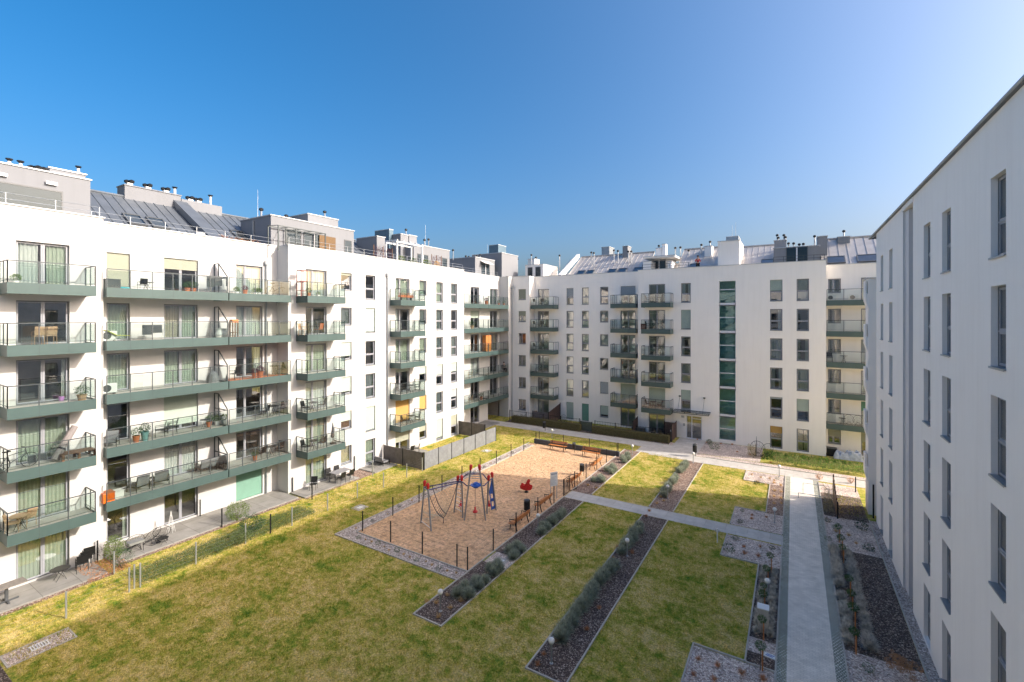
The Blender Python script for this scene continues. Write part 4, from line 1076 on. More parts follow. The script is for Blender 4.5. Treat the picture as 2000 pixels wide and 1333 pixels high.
# tufts of dry grass
tl = [('straw', STI, 'near end of the bed beside the sand', [(834, 1178), (852, 1180), (856, 1208), (880, 1190), (874, 1165), (900, 1176)]),
      ('rusty', STR_, 'near end of the middle bed', [(1050, 1300), (1062, 1280), (1088, 1255), (1146, 1232), (1170, 1190)]),
      ('rusty', STR_, 'middle bed beside the second lamp', [(1180, 1118), (1198, 1092), (1206, 1072), (1262, 1010), (1268, 1000), (1235, 1082)]),
      ('straw', STI, 'far middle bed near the crossing path', [(1283, 985), (1296, 980), (1302, 962), (1290, 972)]),
      ('rusty', STR_, 'near gravel square by the path', [(1364, 1290), (1402, 1303), (1355, 1320), (1448, 1318), (1395, 1330), (1490, 1330)]),
      ('rusty', STR_, 'gravel square below the crossing path', [(1453, 1070), (1485, 1070), (1454, 1083), (1481, 1088)]),
      ('rusty', STR_, 'gravel square above the crossing path', [(1469, 1008), (1468, 1015), (1497, 1012)]),
      ('yellow', STI, 'narrow bed beside the upper path', [(1512, 945), (1525, 950), (1513, 960), (1526, 962), (1512, 972), (1525, 975), (1512, 985), (1526, 985)]),
      ('pale', STI, 'sunny gravel square at the path corner', [(1468, 928), (1486, 934), (1503, 936), (1512, 940), (1480, 943), (1496, 948)]),
      ('straw', STI, 'gravel by the white wall', [(1633, 1040), (1658, 1048), (1672, 1063)]),
      ('rusty', STR_, 'gravel in front of the glazed stairs', [(1362, 860), (1380, 866), (1408, 868), (1430, 870), (1440, 884), (1465, 890), (1512, 895), (1505, 905)]),
      ('straw', STI, 'bed beyond the gate beside the sand', [(1148, 950), (1165, 955), (1178, 952)])]
# the gravel border of the sand
for w_, meshes, where, pts in tl:
    for i, (px, py) in enumerate(pts):
        x, y, _ = G(px, py)
        plant('grass_tuft', meshes, x, y, f'{w_} grass tuft, {near(i, 9)} in the {where}', 'grass tuft', 'ornamental grass tufts', 1.0 if w_ != 'pale' else .8)
for i in range(15): plant('grass_tuft', STI if i % 3 else GRS, -22.0 + i * .52, 18.62 + rp.uniform(-.1, .1), f'small grass tuft, {near(i, 20)} from the outer corner in the gravel along the near sand edge', 'grass tuft', 'tufts in the gravel border', .62)
for i in range(18): plant('grass_tuft', DRS if i % 2 else STI, -23.15 + rp.uniform(-.1, .1), 19.4 + i * 1.25, f'low tuft, {near(i, 20)} from the near corner in the gravel along the long sand edge', 'grass tuft', 'tufts in the gravel border', .55)
for i, (px, py, nm, ms, s) in enumerate(((1436, 1055, 'gravel below the crossing path', GRS, .9), (1424, 1078, 'inner corner of the gravel square', GRS, 1.3), (1508, 1073, 'gravel below the path next to the setts', DRS, .8), (1450, 1000, 'gravel above the crossing path', DRS, .7), (1445, 1022, 'gravel touching the crossing path', DRS, .7),
        (1617, 1020, 'gravel by the setts', DRS, 1.0), (1684, 1035, 'gravel by the wall, upper', DRS, 1.4), (1697, 1075, 'gravel by the wall, lower', DRS, 1.4), (1632, 1034, 'gravel beside the yellow tuft', GRS, .8), (1395, 878, 'path edge by the waste bin', GRS, 2.2), (1618, 1056, 'corner of the lavender bed', GRS, .9), (1696, 1312, 'nearest gravel by the path', GRS, .8), (1518, 937, 'sunny gravel corner', GRS, .8), (1478, 946, 'sunny gravel edge', DRS, .9))):
    x, y, _ = G(px, py); plant('low_shrub', ms, x, y, f'low dark green shrub in the {nm}', 'shrub', None, s)
# brown hydrangea heads at the bottom edge
HY = leafcloud('hydrangea', 900, lambda rs, n: np.concatenate([ballfn(a, b, c, .10)(rs, n // 9) for a, b, c in ((0,0,.45),(.2,.1,.4),(-.2,.12,.42),(.05,-.2,.38),(.3,-.15,.35),(-.25,-.15,.4),(.1,.3,.5),(.38,.15,.3),(-.1,.0,.3))]), .035, pm("dry_flower", (.42, .22, .10), .8, 0, .35, 9), 21)
for px, py, s, nm in ((1748, 1318, 1.0, 'by the gravel edge'), (1775, 1325, 1.1, 'beside the kerb at the wall'), (1750, 1298, .7, 'standing behind the other two')):
    x, y, _ = G(px, py); o = obj('hydrangea', HY, None, (x, y, 0), rp.uniform(0, 6)); o.scale = (s,) * 3; tag(o, f'dry brown hydrangea with ball flower heads {nm}', 'hydrangea', 'dry hydrangeas')
# small standard trees with a wooden stake
def make_topiary():
    t = obj('topiary_tree', None)
    mb = MB(); mb.tube((0, 0, 0), (.01, 0, .85), .014, .01, 6); mb.build('trunk', STEM, t)
    mb = MB(); mb.box(.05, .095, -.022, .022, 0, .78); mb.build('stake', WOODO, t)
    obj('crown', leafcloud('crown', 330, ballfn(0, 0, .95, .21, .17), .045, LEAF['green_leaf'], 31), t)
    return t
TOP = Kind(make_topiary, 'tree', 'small standard trees with stakes')
for i, (px, py) in enumerate(((1668, 1278), (1666, 1232), (1662, 1195), (1658, 1165), (1645, 1100), (1642, 1085), (1637, 1060))):
    x, y, _ = G(px, py); TOP.put(f'small staked ball-headed tree, {near(i, 9)} from the near end of the lavender bed by the wall', (x, y, 0), rp.uniform(-.4, .4), rp.uniform(.85, 1.1))
for i, (px, py) in enumerate(((1485, 1310), (1488, 1250), (1490, 1200), (1491, 1175), (1497, 1145), (1504, 1118))):
    x, y, _ = G(px, py); TOP.put(f'small staked ball-headed tree, {near(i, 9)} from the near end of the narrow path bed', (x, y, 0), rp.uniform(-.4, .4), rp.uniform(.75, 1.0))
# hedges
def hedge(name, x0, x1, y0, y1, h, label, seed, dens=260, leaf='hedge_leaf', size=.05, twig=True):
    t = thing(name, label, 'hedge', ((x0 + x1) / 2, (y0 + y1) / 2, 0))
    a, b = (x1 - x0) / 2, (y1 - y0) / 2
    obj('foliage', leafcloud('foliage', int(4 * a * b * dens), boxfn(-a, a, -b, b, .02, h), size, LEAF[leaf], seed), t)
    m_ = MB(); m_.box(-a + .08, a - .08, -b + .1, b - .1, 0, h * .62); m_.build('hedge_body', LEAF['hedge_leaf'], t)
    if twig: obj('twigs', leafcloud('twigs', int(4 * a * b * dens * .5), boxfn(-a, a, -b, b, .0, h * .92), .11, LEAF['hedge_twig'], seed + 1, .12), t)
    return t
hedge('hedge', -30.3, -20.9, 49.3, 50.15, 1.2, 'brown-green clipped hedge from the passage to the grey garden gate', 41, 900)
hedge('hedge', -19.6, -11.0, 49.3, 50.15, 1.2, 'brown-green clipped hedge from the garden gate to the entrance walk', 43, 900)
REEDM = leafcloud('reeds', 2600, boxfn(-3.4, 3.4, -.25, .25, 0, 1.0), .16, REED, 45, .10)
t = thing('reed_row', 'row of tall dry ornamental grass in front of the far recess', 'ornamental grass', (1.8, 47.75, 0)); obj('stalks', REEDM, t); obj('foliage', leafcloud('foliage', 2600, boxfn(-3.4, 3.4, -.25, .25, 0, .95), .13, GRN, 46, .14), t)
def reed(name, px, py, h, r, label, seed):
    x, y, _ = G(px, py); t = thing(name, label, 'ornamental grass', (x, y, 0))
    obj('stalks', leafcloud('stalks', 700, boxfn(-r, r, -r, r, .1, h), .2, REED, seed, .07), t); return t
reed('tall_grass', 1618, 1000, 1.9, .28, 'tall sheaf of yellow dry grass beside a brown screen', 51)
reed('tall_grass', 1468, 893, 1.3, .35, 'clump of dry grass beside the black garden chairs', 53)
# shrubs in the private gardens at the foot of the left wing
def shrub(px, py, r, h, leaf, label, seed, n=900, sz=.05):
    x, y, _ = G(px, py); t = thing('shrub', label, 'shrub', (x, y, 0))
    mb = MB(); rs = random.Random(seed)
    for _i in range(7):
        a = rs.uniform(0, 6.28); mb.tube((0, 0, 0), (math.cos(a) * r * .6, math.sin(a) * r * .6, h * rs.uniform(.5, .9)), .012, .005, 5)
    mb.build('branches', STEM, t)
    obj('foliage', leafcloud('foliage', n, ballfn(0, 0, h * .55, r, h * .48), sz, LEAF[leaf], seed), t)
shrub(463, 1018, .72, 1.25, 'lime_leaf', 'bushy yellow-green shrub at the garden corner by the patio post', 61, 2600)
shrub(490, 1042, .75, 1.1, 'thuja', 'dense dark green shrub next to the black garden post', 62, 2800)
shrub(470, 1062, .6, .8, 'sage_leaf', 'low shrub at the foot of the garden hedge', 63, 1800)
shrub(222, 1098, .45, 1.4, 'lime_leaf', 'slender leafy shrub by the grey garden fence post', 64, 2000)
shrub(238, 1112, .5, 1.1, 'thuja', 'loose shrub inside the small wire gate', 65, 700)
shrub(200, 1090, .35, .8, 'hedge_twig', 'twiggy brown shrub against the garden wall', 66, 500)
shrub(432, 1075, .5, .5, 'sage_leaf', 'pale low shrub along the garden lawn edge', 67, 700)
shrub(1385, 868, .35, .5, 'thuja', 'small round evergreen in the gravel by the stairs', 68, 500)
shrub(1600, 938, .3, .5, 'rust_straw', 'small bare reddish shrub where the paths meet', 69, 300); shrub(1662, 945, .3, .5, 'rust_straw', 'small bare reddish shrub on the verge beyond the thin post', 70, 300)
tag(obj('ground_cover', leafcloud('ground_cover', 22000, boxfn(-29.0, -27.2, 9.8, 19.5, 0, .32), .055, LEAF['sage_leaf'], 71)), kind='stuff')
tag(obj('ground_cover', leafcloud('ground_cover', 2500, boxfn(-31.8, -29.6, 8.6, 10.3, 0, .18), .06, LEAF['rust_straw'], 72)), kind='stuff')
# ================================================================ THINGS IN THE COURT
def at(px, X, z):                       # place on a balcony: pixel column, plane X, floor height
    return (X, onX(px, 600, X)[1], z)
def atB(px, Y, z): return (onY(px, 600, Y)[0], Y, z)
def FL(k): return SLAB(k) + .458
# benches
def make_bench():
    t = obj('park_bench', None)
    L = 1.85
    s_ = MB()
    for y in (-.02, .12, .26): s_.box(-L/2, L/2, y, y + .115, .43, .465)
    s_.build('seat', WOODO, t)
    s_ = MB()
    for z, y in ((.56, .43), (.70, .47)): s_.extr([(-L/2, y, z), (-L/2, y + .03, z + .11), (-L/2, y + .055, z + .10), (-L/2, y + .025, z - .01)], (L, 0, 0))
    s_.build('backrest', WOODO, t)
    for x in (-.72, .72):
        m_ = MB()
        m_.bar((x, -.02, 0), (x, .04, .43), .045); m_.bar((x, .50, 0), (x, .36, .42), .045); m_.bar((x, -.02, .42), (x, .40, .42), .045); m_.bar((x, .37, .42), (x, .50, .82), .04)
        m_.bar((x, -.05, .62), (x, .44, .66), .04); m_.bar((x, -.04, .62), (x, .0, .42), .03)
        m_.build('leg', BLACKM, t)
    return t
BEN = Kind(make_bench, 'bench', 'wooden park benches round the sand')
# bench seat faces the sand (-X side of the bed); local +y is the back
for (px1, px2, lab) in (((985, 1042), (1026, 1010), 'wooden bench near the lawn end of the sand with black frame'), ((1044, 1008), (1079, 978), 'wooden bench between the black litter bin and the information sign'),
                        ((1117, 962), (1146, 937), 'wooden bench just past the playground gate'), ((1152, 925), (1176, 905), 'wooden bench in the sunlit far corner beside the bed')):
    a = G(*px1); b = G(*px2)
    BEN.put(lab, (-14.95, (a[1] + b[1]) / 2, .012), R(-90))
BEN.put('sunlit orange wooden bench against the low dark wall, nearer the sand corner', (-19.9, 41.1, .012), 0)
BEN.put('sunlit orange wooden bench against the low dark wall, nearer the lavender', (-16.3, 40.7, .012), R(-3))
def make_bin():
    t = obj('litter_bin', None)
    m_ = MB(); m_.lathe([(.17, .38), (.19, .42), (.19, .92), (.17, .95)], 0, 0, 0, 14); m_.build('body', BLACKM, t)
    m_ = MB(); m_.tube((.22, 0, 0), (.22, 0, 1.1), .03, None, 8); m_.bar((.22, 0, .6), (.1, 0, .6), .03); m_.build('post', BLACKM, t)
    m_ = MB(); m_.lathe([(.2, 1.02), (.2, 1.05), (.05, 1.1)], 0, 0, 0, 14); m_.bar((.22, 0, 1.04), (.1, 0, 1.04), .03); m_.build('lid', DGREY, t)
    return t
BIN = Kind(make_bin, 'litter bin', 'litter bins')
BIN.put('black litter bin between the two near benches', (-15.05, 26.55, .012)); BIN.put('black litter bin between the gate bench and the far bench', (-15.0, 35.7, .012), 0, .9)
BIN.put('slim grey litter bin standing between the two sunlit benches', (-18.15, 41.3, .012), R(90), .9)
BIN.put('black dog-waste bin at the edge of the path near the passage', G(1063, 843), R(90), (1.0, 1.0, 1.05)); BIN.put('black dog-waste bin on the path opposite the entrance', G(1357, 893), R(90), (1.0, 1.0, 1.15))
def make_globe():
    t = obj('globe_lamp', None)
    m_ = MB(); m_.tube((0, 0, 0), (0, 0, .72), .032, None, 10); m_.lathe([(.07, 0), (.07, .03), (.035, .05)], 0, 0, 0, 10); m_.lathe([(.035, .70), (.075, .74), (.07, .77)], 0, 0, 0, 10); m_.build('pole', STEEL, t)
    m_ = MB(); m_.ball(0, 0, .87, .125, None, 18, 12); m_.build('lamp_shade', OPAL, t, smooth=True)
    return t
OPAL = pm("opal_globe", (.82, .80, .76), .25, 0, .02)
GLO = Kind(make_globe, 'garden lamp', 'globe garden lamps')
for (px, py), lab in (((860, 1195), 'at the lawn end of the bed beside the sand'), ((1077, 1297), 'at the near end of the middle bed'), ((1225, 1087), 'half way along the near middle bed'), ((1051, 1035), 'behind the second bench, in the bed beside the sand'),
        ((1304, 974), 'in the far middle bed below the shadow line'), ((1354, 905), 'at the far end of the middle bed, opposite the dog-waste bin'), ((1235, 889), 'at the far end of the bed beside the sand'), ((1522, 932), 'in the sunny gravel corner by the path'),
        ((1513, 1022), 'in the gravel square above the crossing path'), ((1499, 1172), 'in the narrow bed beside the path'), ((1078, 856), 'on the lawn verge near the dog-waste bin by the passage'), ((1267, 845), 'in front of the hedge garden under the paired balconies'), ((1311, 858), 'at the hedge end beside the entrance')):
    x, y, _ = G(px, py); GLO.put(f'white globe lamp {lab}', (x, y, .01))
# gravel spotlight without ball
x, y, _ = G(1401, 1060)
t = thing('tap_post', 'slim pale water tap post standing in the lawn by the crossing path', 'tap', (x, y, 0)); m_ = MB(); m_.bar((0, 0, 0), (0, 0, .8), .06); m_.build('post', WHITEP, t); m_ = MB(); m_.tube((-.09, 0, .62), (.09, 0, .62), .018, None, 6); m_.tube((-.09, 0, .62), (-.09, 0, .74), .018, None, 6); m_.tube((.09, 0, .62), (.09, 0, .74), .018, None, 6); m_.build('tap', STEEL, t)
# playground fence
t = thing('playground_fence', 'thin black post and wire fence round the sand', 'fence', (-18.5, 30, 0))
def rel(p, o): return (p[0] - o[0], p[1] - o[1], p[2] - o[2])
def post(parent, x, y, h=1.22, m=BLACKM, w_=.05, nm='post'):
    o_ = parent.location; q = MB(); q.box(-w_/2, w_/2, -w_/2, w_/2, 0, h); q.box(-w_/2-.005, w_/2+.005, -w_/2-.005, w_/2+.005, h, h + .015)
    return q.build(nm, m, parent, (x - o_.x, y - o_.y, 0))
lines = [[(-22.65, 41.9)] + [(-22.6, y) for y in (39.3, 36.9, 34.4, 31.9, 29.4, 26.95, 24.45, 21.95)] + [(-22.55, 19.4)], [(-22.55, 19.4), (-20.05, 19.3), (-17.55, 19.25), (-15.05, 19.15), (-14.4, 19.2)],
         [(-14.4, 19.2), (-14.4, 21.6), (-14.4, 24.1), (-14.4, 26.9), (-14.4, 29.3), (-14.4, 30.9)], [(-14.4, 32.9), (-14.4, 35.2), (-14.4, 37.6), (-14.4, 40.0), (-14.2, 42.3)], [(-22.65, 42.6), (-19.9, 42.62), (-17.1, 42.62), (-14.2, 42.62)]]
seen = set(); wm = MB()
for ln in lines:
    for a in ln:
        if a not in seen: seen.add(a); post(t, *a)
    for a, b in zip(ln, ln[1:]):
        for z in (.25, .6, .95, 1.18): wm.tube((a[0] + 18.5, a[1] - 30, z), (b[0] + 18.5, b[1] - 30, z), .004, None, 3)
wm.build('fence_wire', BLACKM, t)
g_ = MB()
for y in (30.95, 31.75, 32.75): pass
g_.path([(4.1, 1.0, .05), (4.1, 1.0, 1.2), (4.1, 1.85, 1.2), (4.1, 1.85, .05)], .025, 5, 0, True); g_.path([(4.1, 2.0, .05), (4.1, 2.0, 1.2), (4.35, 2.8, 1.2), (4.35, 2.8, .05)], .025, 5, 0, True)
for k in range(1, 6): g_.tube((4.1, 1.0 + k * .14, .05), (4.1, 1.0 + k * .14, 1.2), .008, None, 4)
g_.build('gate', BLACKM, t)
t = thing('low_wall', 'low dark grey wall behind the sunlit benches', 'wall', (-18.5, 42.4, 0)); m_ = MB(); m_.box(-4.6, 4.5, -.1, .1, 0, .42); m_.box(-4.6, 4.5, -.13, .13, .42, .46); m_.build('wall_body', pm('dark_block', (.075, .08, .09), .8, 0, .2, 6), t)
# information sign
x, y = -14.75, 30.0
t = thing('information_sign', 'blank-looking white information board on two posts by the playground gate', 'sign', (x, y, 0), R(58)); m_ = MB(); m_.box(-.3, .3, -.015, .015, .95, 1.95); m_.build('board', WHITEP, t)
m_ = MB(); m_.box(-.25, .25, -.018, -.0155, 1.78, 1.86); 
for k in range(7): m_.box(-.24, .2 - .05 * (k % 3), -.018, -.0155, 1.08 + k * .085, 1.10 + k * .085)
m_.build('print', pm('print_grey', (.30, .34, .40), .6), t)
for xx in (-.27, .27): m_ = MB(); m_.tube((xx, .03, 0), (xx, .03, 1.95), .025, None, 8); m_.build('post', STEEL, t)
# spring rider
x, y, _ = G(1028, 962)
t = thing('spring_rider', 'red spring rider with rounded side panels in the sand', 'spring rider', (x, y, .01), R(20))
RED = pm("red_plastic", (.62, .02, .02), .35, 0, .06); BLUE = pm("blue_panel", (.02, .10, .42), .4, 0, .06); NAVY = pm("navy_tube", (.03, .03, .14), .4, .2, .1)
sil = [(-.42, .30), (-.46, .48), (-.38, .62), (-.25, .56), (-.16, .52), (-.05, .60), (.02, .82), (.12, .93), (.24, .90), (.27, .76), (.20, .66), (.24, .52), (.40, .50), (.45, .36), (.36, .24), (.15, .20), (-.15, .20)]
for s_ in (-1, 1):
    m_ = MB(); m_.extr([(a, s_ * .17, b) for a, b in sil], (0, .03, 0)); m_.build('side_panel', RED, t)
m_ = MB(); m_.box(-.3, .05, -.17, .17, .46, .50); m_.build('seat', RED, t)
m_ = MB(); pts = [(.09 * math.cos(k * .7), .09 * math.sin(k * .7), .02 + k * .0055) for k in range(40)]; m_.path(pts, .014, 5); m_.lathe([(.16, 0), (.16, .03)], 0, 0, 0, 12); m_.build('spring', BLACKM, t)
m_ = MB(); m_.tube((.1, -.3, .72), (.1, .3, .72), .018, None, 6); m_.tube((0, -.3, .34), (0, .3, .34), .018, None, 6); m_.build('handle', BLACKM, t)
# climbing frame
O = Vector((-18.6, 24.0, 0))
t = thing('climbing_frame', 'steel rope climbing frame with red caps and a blue holed panel', 'climbing frame', tuple(O))
def gp(px, py, z=0.0): return Vector(G(px, py, z)) - O
POST = pm("grey_post", (.30, .32, .34), .45, .35, .1); ROPE = pm("dark_rope", (.05, .04, .06), .8, 0, .2); ROPEL = pm("pale_rope", (.50, .45, .33), .8, 0, .15)
def cpost(b0, t0, r=.055):
    m_ = MB(); m_.tube(b0, t0, r, None, 10); p_ = m_.build('post', POST, t)
    d = (t0 - b0).normalized(); c_ = MB(); c_.tube(t0 - d * .04, t0 + d * .24, .075, .11, 10); c_.tube(t0 + d * .24, t0 + d * .33, .11, .05, 10); c_.build('post_cap', RED, p_); return t0
Pa = cpost(gp(822, 1022), gp(829, 948, 2.55)); Pb = cpost(gp(842, 1038), gp(836, 954, 2.55))
Pc = cpost(gp(887, 1001), gp(894, 937, 2.6)); Pd = cpost(gp(904, 1012), gp(902, 938, 2.6))
P1 = cpost(gp(907, 1017), gp(919, 917, 3.5)); P2 = cpost(gp(948.5, 1017), gp(937, 917, 3.5))
P3 = cpost(gp(951, 1004), gp(954, 937, 2.6)); P4 = cpost(gp(969, 997), gp(961.5, 931, 2.6))
m_ = MB()
def low(p, z): q = Vector(p); q.z = z; return q
for a, b in ((Pa, Pc), (Pb, Pd), (Pa, Pb), (Pc, Pd), (P3, P4)): m_.tube(a - Vector((0, 0, .12)), b - Vector((0, 0, .12)), .032, None, 8)
hexz = 2.45
hx = [Pd, gp(912, 946, 2.45), gp(946, 946, 2.45), P3, gp(943, 923, 3.0), gp(913, 923, 3.0), Pc]
for a, b in zip(hx, hx[1:]): m_.tube(a - Vector((0, 0, .1)), b - Vector((0, 0, .1)), .032, None, 8)
m_.build('beam', NAVY, t)
m_ = MB()
for k in range(7):
    z = .4 + k * .31; f = z / 2.6
    m_.tube(gp(887, 1001).lerp(Pc, f), gp(904, 1012).lerp(Pd, f), .018, None, 6)
for k in range(5):
    f = .2 + k * .16; m_.tube(gp(822, 1022).lerp(Pa, [.06, .93][k % 2]), gp(842, 1038).lerp(Pb, [.06, .93][k % 2]), .02, None, 6) if k < 2 else None
m_.build('ladder', WHITEP, t)
# hammock net: two curved ropes with rungs, and a hanging diamond net
m_ = MB()
lowp = gp(866, 1012, .35); low2 = gp(872, 1004, .75)
def cat_(a, b, sag, n=12): return [a.lerp(b, k / n) + Vector((0, 0, -sag * math.sin(math.pi * k / n))) for k in range(n + 1)]
c1 = cat_(Pb - Vector((0, 0, .2)), lowp, .35); c2 = cat_(Pa.lerp(Pc, .22) - Vector((0, 0, .1)), low2, .35); c3 = cat_(Pc - Vector((0, 0, .2)), lowp, .25); c4 = cat_(Pa.lerp(Pc, .75) - Vector((0, 0, .1)), low2, .2)
for c in (c1, c2, c3): m_.path(c, .022, 5)
for k in range(3, 12): m_.tube(c1[k], c2[k], .012, None, 4)
m_.tube(lowp, Vector((lowp.x, lowp.y, 0)), .02, None, 5); m_.tube(lowp, low2, .02, None, 5)
m_.build('rope_net', ROPE, t)
m_ = MB()
for j in range(7):
    for k in range(1, 11):
        a = c2[k].lerp(c3[k], j / 7); b = c2[k + 1].lerp(c3[k + 1], (j + 1) / 7); m_.tube(a, b, .009, None, 3)
        a = c2[k].lerp(c3[k], (j + 1) / 7); b = c2[k + 1].lerp(c3[k + 1], j / 7); m_.tube(a, b, .009, None, 3)
A0 = gp(822, 1022, 0).lerp(Pa, .12); B0 = gp(842, 1038, 0).lerp(Pb, .12)
for j in range(6):
    m_.tube(A0.lerp(B0, j / 6), lowp.lerp(A0, .15) + Vector((0, 0, .9 * j / 6)), .009, None, 3); m_.tube(A0.lerp(B0, j / 6) + Vector((0, 0, .5)), lowp + Vector((0, 0, .05 * j)), .009, None, 3)
m_.build('diamond_net', ROPEL, t)
hub = gp(929.5, 948, 2.4)
m_ = MB(); m_.ball(hub.x, hub.y, hub.z, .24, .2, 14, 8); m_.lathe([(.34, -.02), (.36, .03), (.2, .06)], hub.x, hub.y, hub.z, 14); m_.build('hub', BLUE, t)
for (px, py, z0) in ((928, 1014, 0), (900, 1002, 0), (955, 1001, 0)):
    b0 = gp(px, py); top = Vector((hub.x, hub.y, hub.z)) if px == 928 else (Pd if px == 900 else P3) - Vector((0, 0, .1))
    m_ = MB(); m_.tube(b0, Vector((b0.x, b0.y, top.z)), .014, None, 5); m_.lathe([(.04, .62), (.17, .50), (.16, .44), (.05, .40)], b0.x, b0.y, 0, 12, 1); m_.lathe([(.05, .62), (.05, .78), (.02, .80)], b0.x, b0.y, 0, 8, 1)
    m_.build('disc_seat', [ROPE, RED], t)
for f in (.3, .5, .7):
    pass
m_ = MB()
for k in range(4): m_.tube(gp(920, 935 - k * 4, 2.5 + k * .14), gp(937, 935 - k * 4, 2.5 + k * .14), .02, None, 5)
m_.build('step', STEEL, t)
m_ = MB()
d0 = gp(969, 997); up_ = (P4 - d0); side = (gp(951, 1004) - d0); side.z = 0; side.normalize()
q = lambda u, v: tuple(d0 + up_ * v + side * u)
nrm = side.cross(up_).normalized() * .025
for (v0, v1) in ((.06, .14), (.30, .38), (.52, .60)): m_.extr([q(.04, v0), q(.40, v0), q(.40, v1), q(.04, v1)], nrm)
m_.extr([q(.04, .60), q(.40, .60), q(.07, .92), q(.04, .92)], nrm)
for (u0, u1) in ((.04, .12), (.32, .40)): m_.extr([q(u0, .14), q(u1, .14), q(u1, .52), q(u0, .52)], nrm)
m_.build('climbing_panel', BLUE, t)
# utility cabinet, slabs, drain
x, y, _ = G(1491, 1232)
t = thing('utility_cabinet', 'pale grey electrical cabinet standing in the narrow path bed', 'cabinet', (-1.08, y - .05, 0), R(2)); m_ = MB(); m_.box(-.2, .2, -.14, .14, 0, .98); m_.build('body', CONC, t); m_ = MB(); m_.add([(-.22, -.17, .98), (.22, -.17, .98), (.22, .17, .98), (-.22, .17, .98), (-.22, -.17, 1.02), (.22, -.17, 1.02), (.22, .17, 1.06), (-.22, .17, 1.06)], [(0, 3, 2, 1), (4, 5, 6, 7), (0, 1, 5, 4), (1, 2, 6, 5), (2, 3, 7, 6), (3, 0, 4, 7)]); m_.build('lid', WHITEP, t); m_ = MB(); m_.box(.05, .09, -.155, -.1402, .5, .62); m_.build('handle', BLACKM, t)
def slab(px, py, s_, label, grate=False, rz=0, sx=1.0):
    x, y, _ = G(px, py); t = thing('inspection_cover', label, 'manhole cover', (x, y, 0), rz)
    m_ = MB(); m_.box(-s_ * sx, s_ * sx, -s_, s_, -.01, .02, 0); m_.build('frame', CONC, t)
    m_ = MB(); m_.box(-s_ * .4, s_ * .4, -s_ * .4, s_ * .4, .02, .035); m_.build('lid', WHITEP if not grate else STEEL, t)
slab(703, 992, .42, 'square concrete inspection cover in the lawn by the sand corner'); slab(950, 881, .42, 'sunlit pale concrete inspection cover in the lawn near the timber fence'); slab(1080, 842, .5, 'flat concrete inspection slab at the edge of the passage path'); slab(980, 1097, .3, 'pale inspection cover in the gravel patch of the lavender bed')
x, y, _ = G(1504, 1283); t = thing('ground_sign', 'small white and blue plate lying on the gravel in the narrow bed', 'plate', (x, y, .01), R(-8)); m_ = MB(); m_.box(-.2, .2, -.12, .12, 0, .03); m_.build('plate', WHITEP, t); m_ = MB(); m_.box(-.15, .1, -.06, -.02, .03, .032); m_.box(-.12, .15, .02, .06, .03, .032); m_.build('print', BLUE, t)
x, y, _ = G(77, 1264); t = thing('storm_drain', 'gravel filled concrete frame with a small steel grate in the shaded lawn', 'drain', (x, y, 0), R(0))
m_ = MB(); ring2 = ((-.55, .55, -1.0, -.94), (-.55, .55, .94, 1.0), (-.55, -.49, -.94, .94), (.49, .55, -.94, .94))
for a in ring2: m_.box(*a, -.02, .03)
m_.build('frame', CONC, t); m_ = MB(); m_.box(-.49, .49, -.94, .94, -.02, .012); m_.build('gravel_fill', GRAVEL, t)
m_ = MB()
for k in range(7): m_.box(-.16, .16, -.26 + k * .08, -.22 + k * .08, .05, .08)
m_.box(-.19, -.16, -.28, .30, .03, .08); m_.box(.16, .19, -.28, .30, .03, .08); m_.build('grate', WHITEP, t)
# barrier rail beside the path, brown screens, small posts
t = thing('barrier_rail', 'low grey steel hoop barrier across the path edge', 'barrier', (1.5, 40.6, 0)); m_ = MB(); m_.path([(-.9, 0, 0), (-.9, 0, .8), (.7, .1, .8), (.7, .1, 0)], .02, 6); m_.path([(-1.2, -1.2, 0), (-1.2, -1.2, .4), (.4, -1.2, .4), (.4, -1.2, 0)], .02, 6); m_.build('frame', STEEL, t)
t = thing('garden_screen', 'leaning dark brown timber screen beside the yellow dry grass', 'screen', (2.45, 38.6, 0)); m_ = MB()
for k in range(5): m_.box(-.03, .03, -1.9 + k * .76, -1.9 + k * .76 + .72, .05, .95 + .16 * k)
m_.build('screen_panel', WOODB, t)
for k in range(2): m_ = MB(); m_.box(-.04, .04, -1.95 + k * 3.8, -1.87 + k * 3.8, 0, 1.1 + .7 * k); m_.build('post', BLACKM, t)
x, y, _ = G(1671, 962); t = thing('marker_post', 'single thin dark post on the grass beyond the screen', 'post', (x, y, 0)); m_ = MB(); m_.box(-.035, .035, -.035, .035, 0, 1.15); m_.build('post', BLACKM, t)

# garden fences at the foot of the left wing
def wire_fence(pts, label, h=1.15, dark=(), step=None):
    o = (pts[0][0], pts[0][1], 0); t = thing('wire_fence', label, 'fence', o)
    for i, p in enumerate(pts): post(t, p[0], p[1], h, BLACKM if i in dark else STEEL, .06)
    m_ = MB()
    for a, b in zip(pts, pts[1:]):
        A = Vector((a[0] - o[0], a[1] - o[1], 0)); B = Vector((b[0] - o[0], b[1] - o[1], 0)); L = (B - A).length
        for z in np.arange(.1, h, .2): m_.tube(A + Vector((0, 0, z)), B + Vector((0, 0, z)), .0025, None, 3)
    m_.build('fence_wire', STEEL, t); return t
wire_fence([(-27.05, -1), (-27.05, 3.0), (-27.05, 7.06), (-27.05, 9.3)], 'thin grey wire fence along the nearest private garden')
wire_fence([(-27.1, 9.75), (-27.1, 12.2), (-27.1, 14.8), (-27.1, 16.3)], 'thin grey wire fence along the garden with the woven chairs', dark=(3,))
wire_fence([(-26.95, 17.6), (-26.95, 20.2), (-26.95, 22.7), (-26.95, 25.2), (-26.95, 27.7), (-27.0, 29.6)], 'thin grey wire fence between lawn and the garden with the dining table')
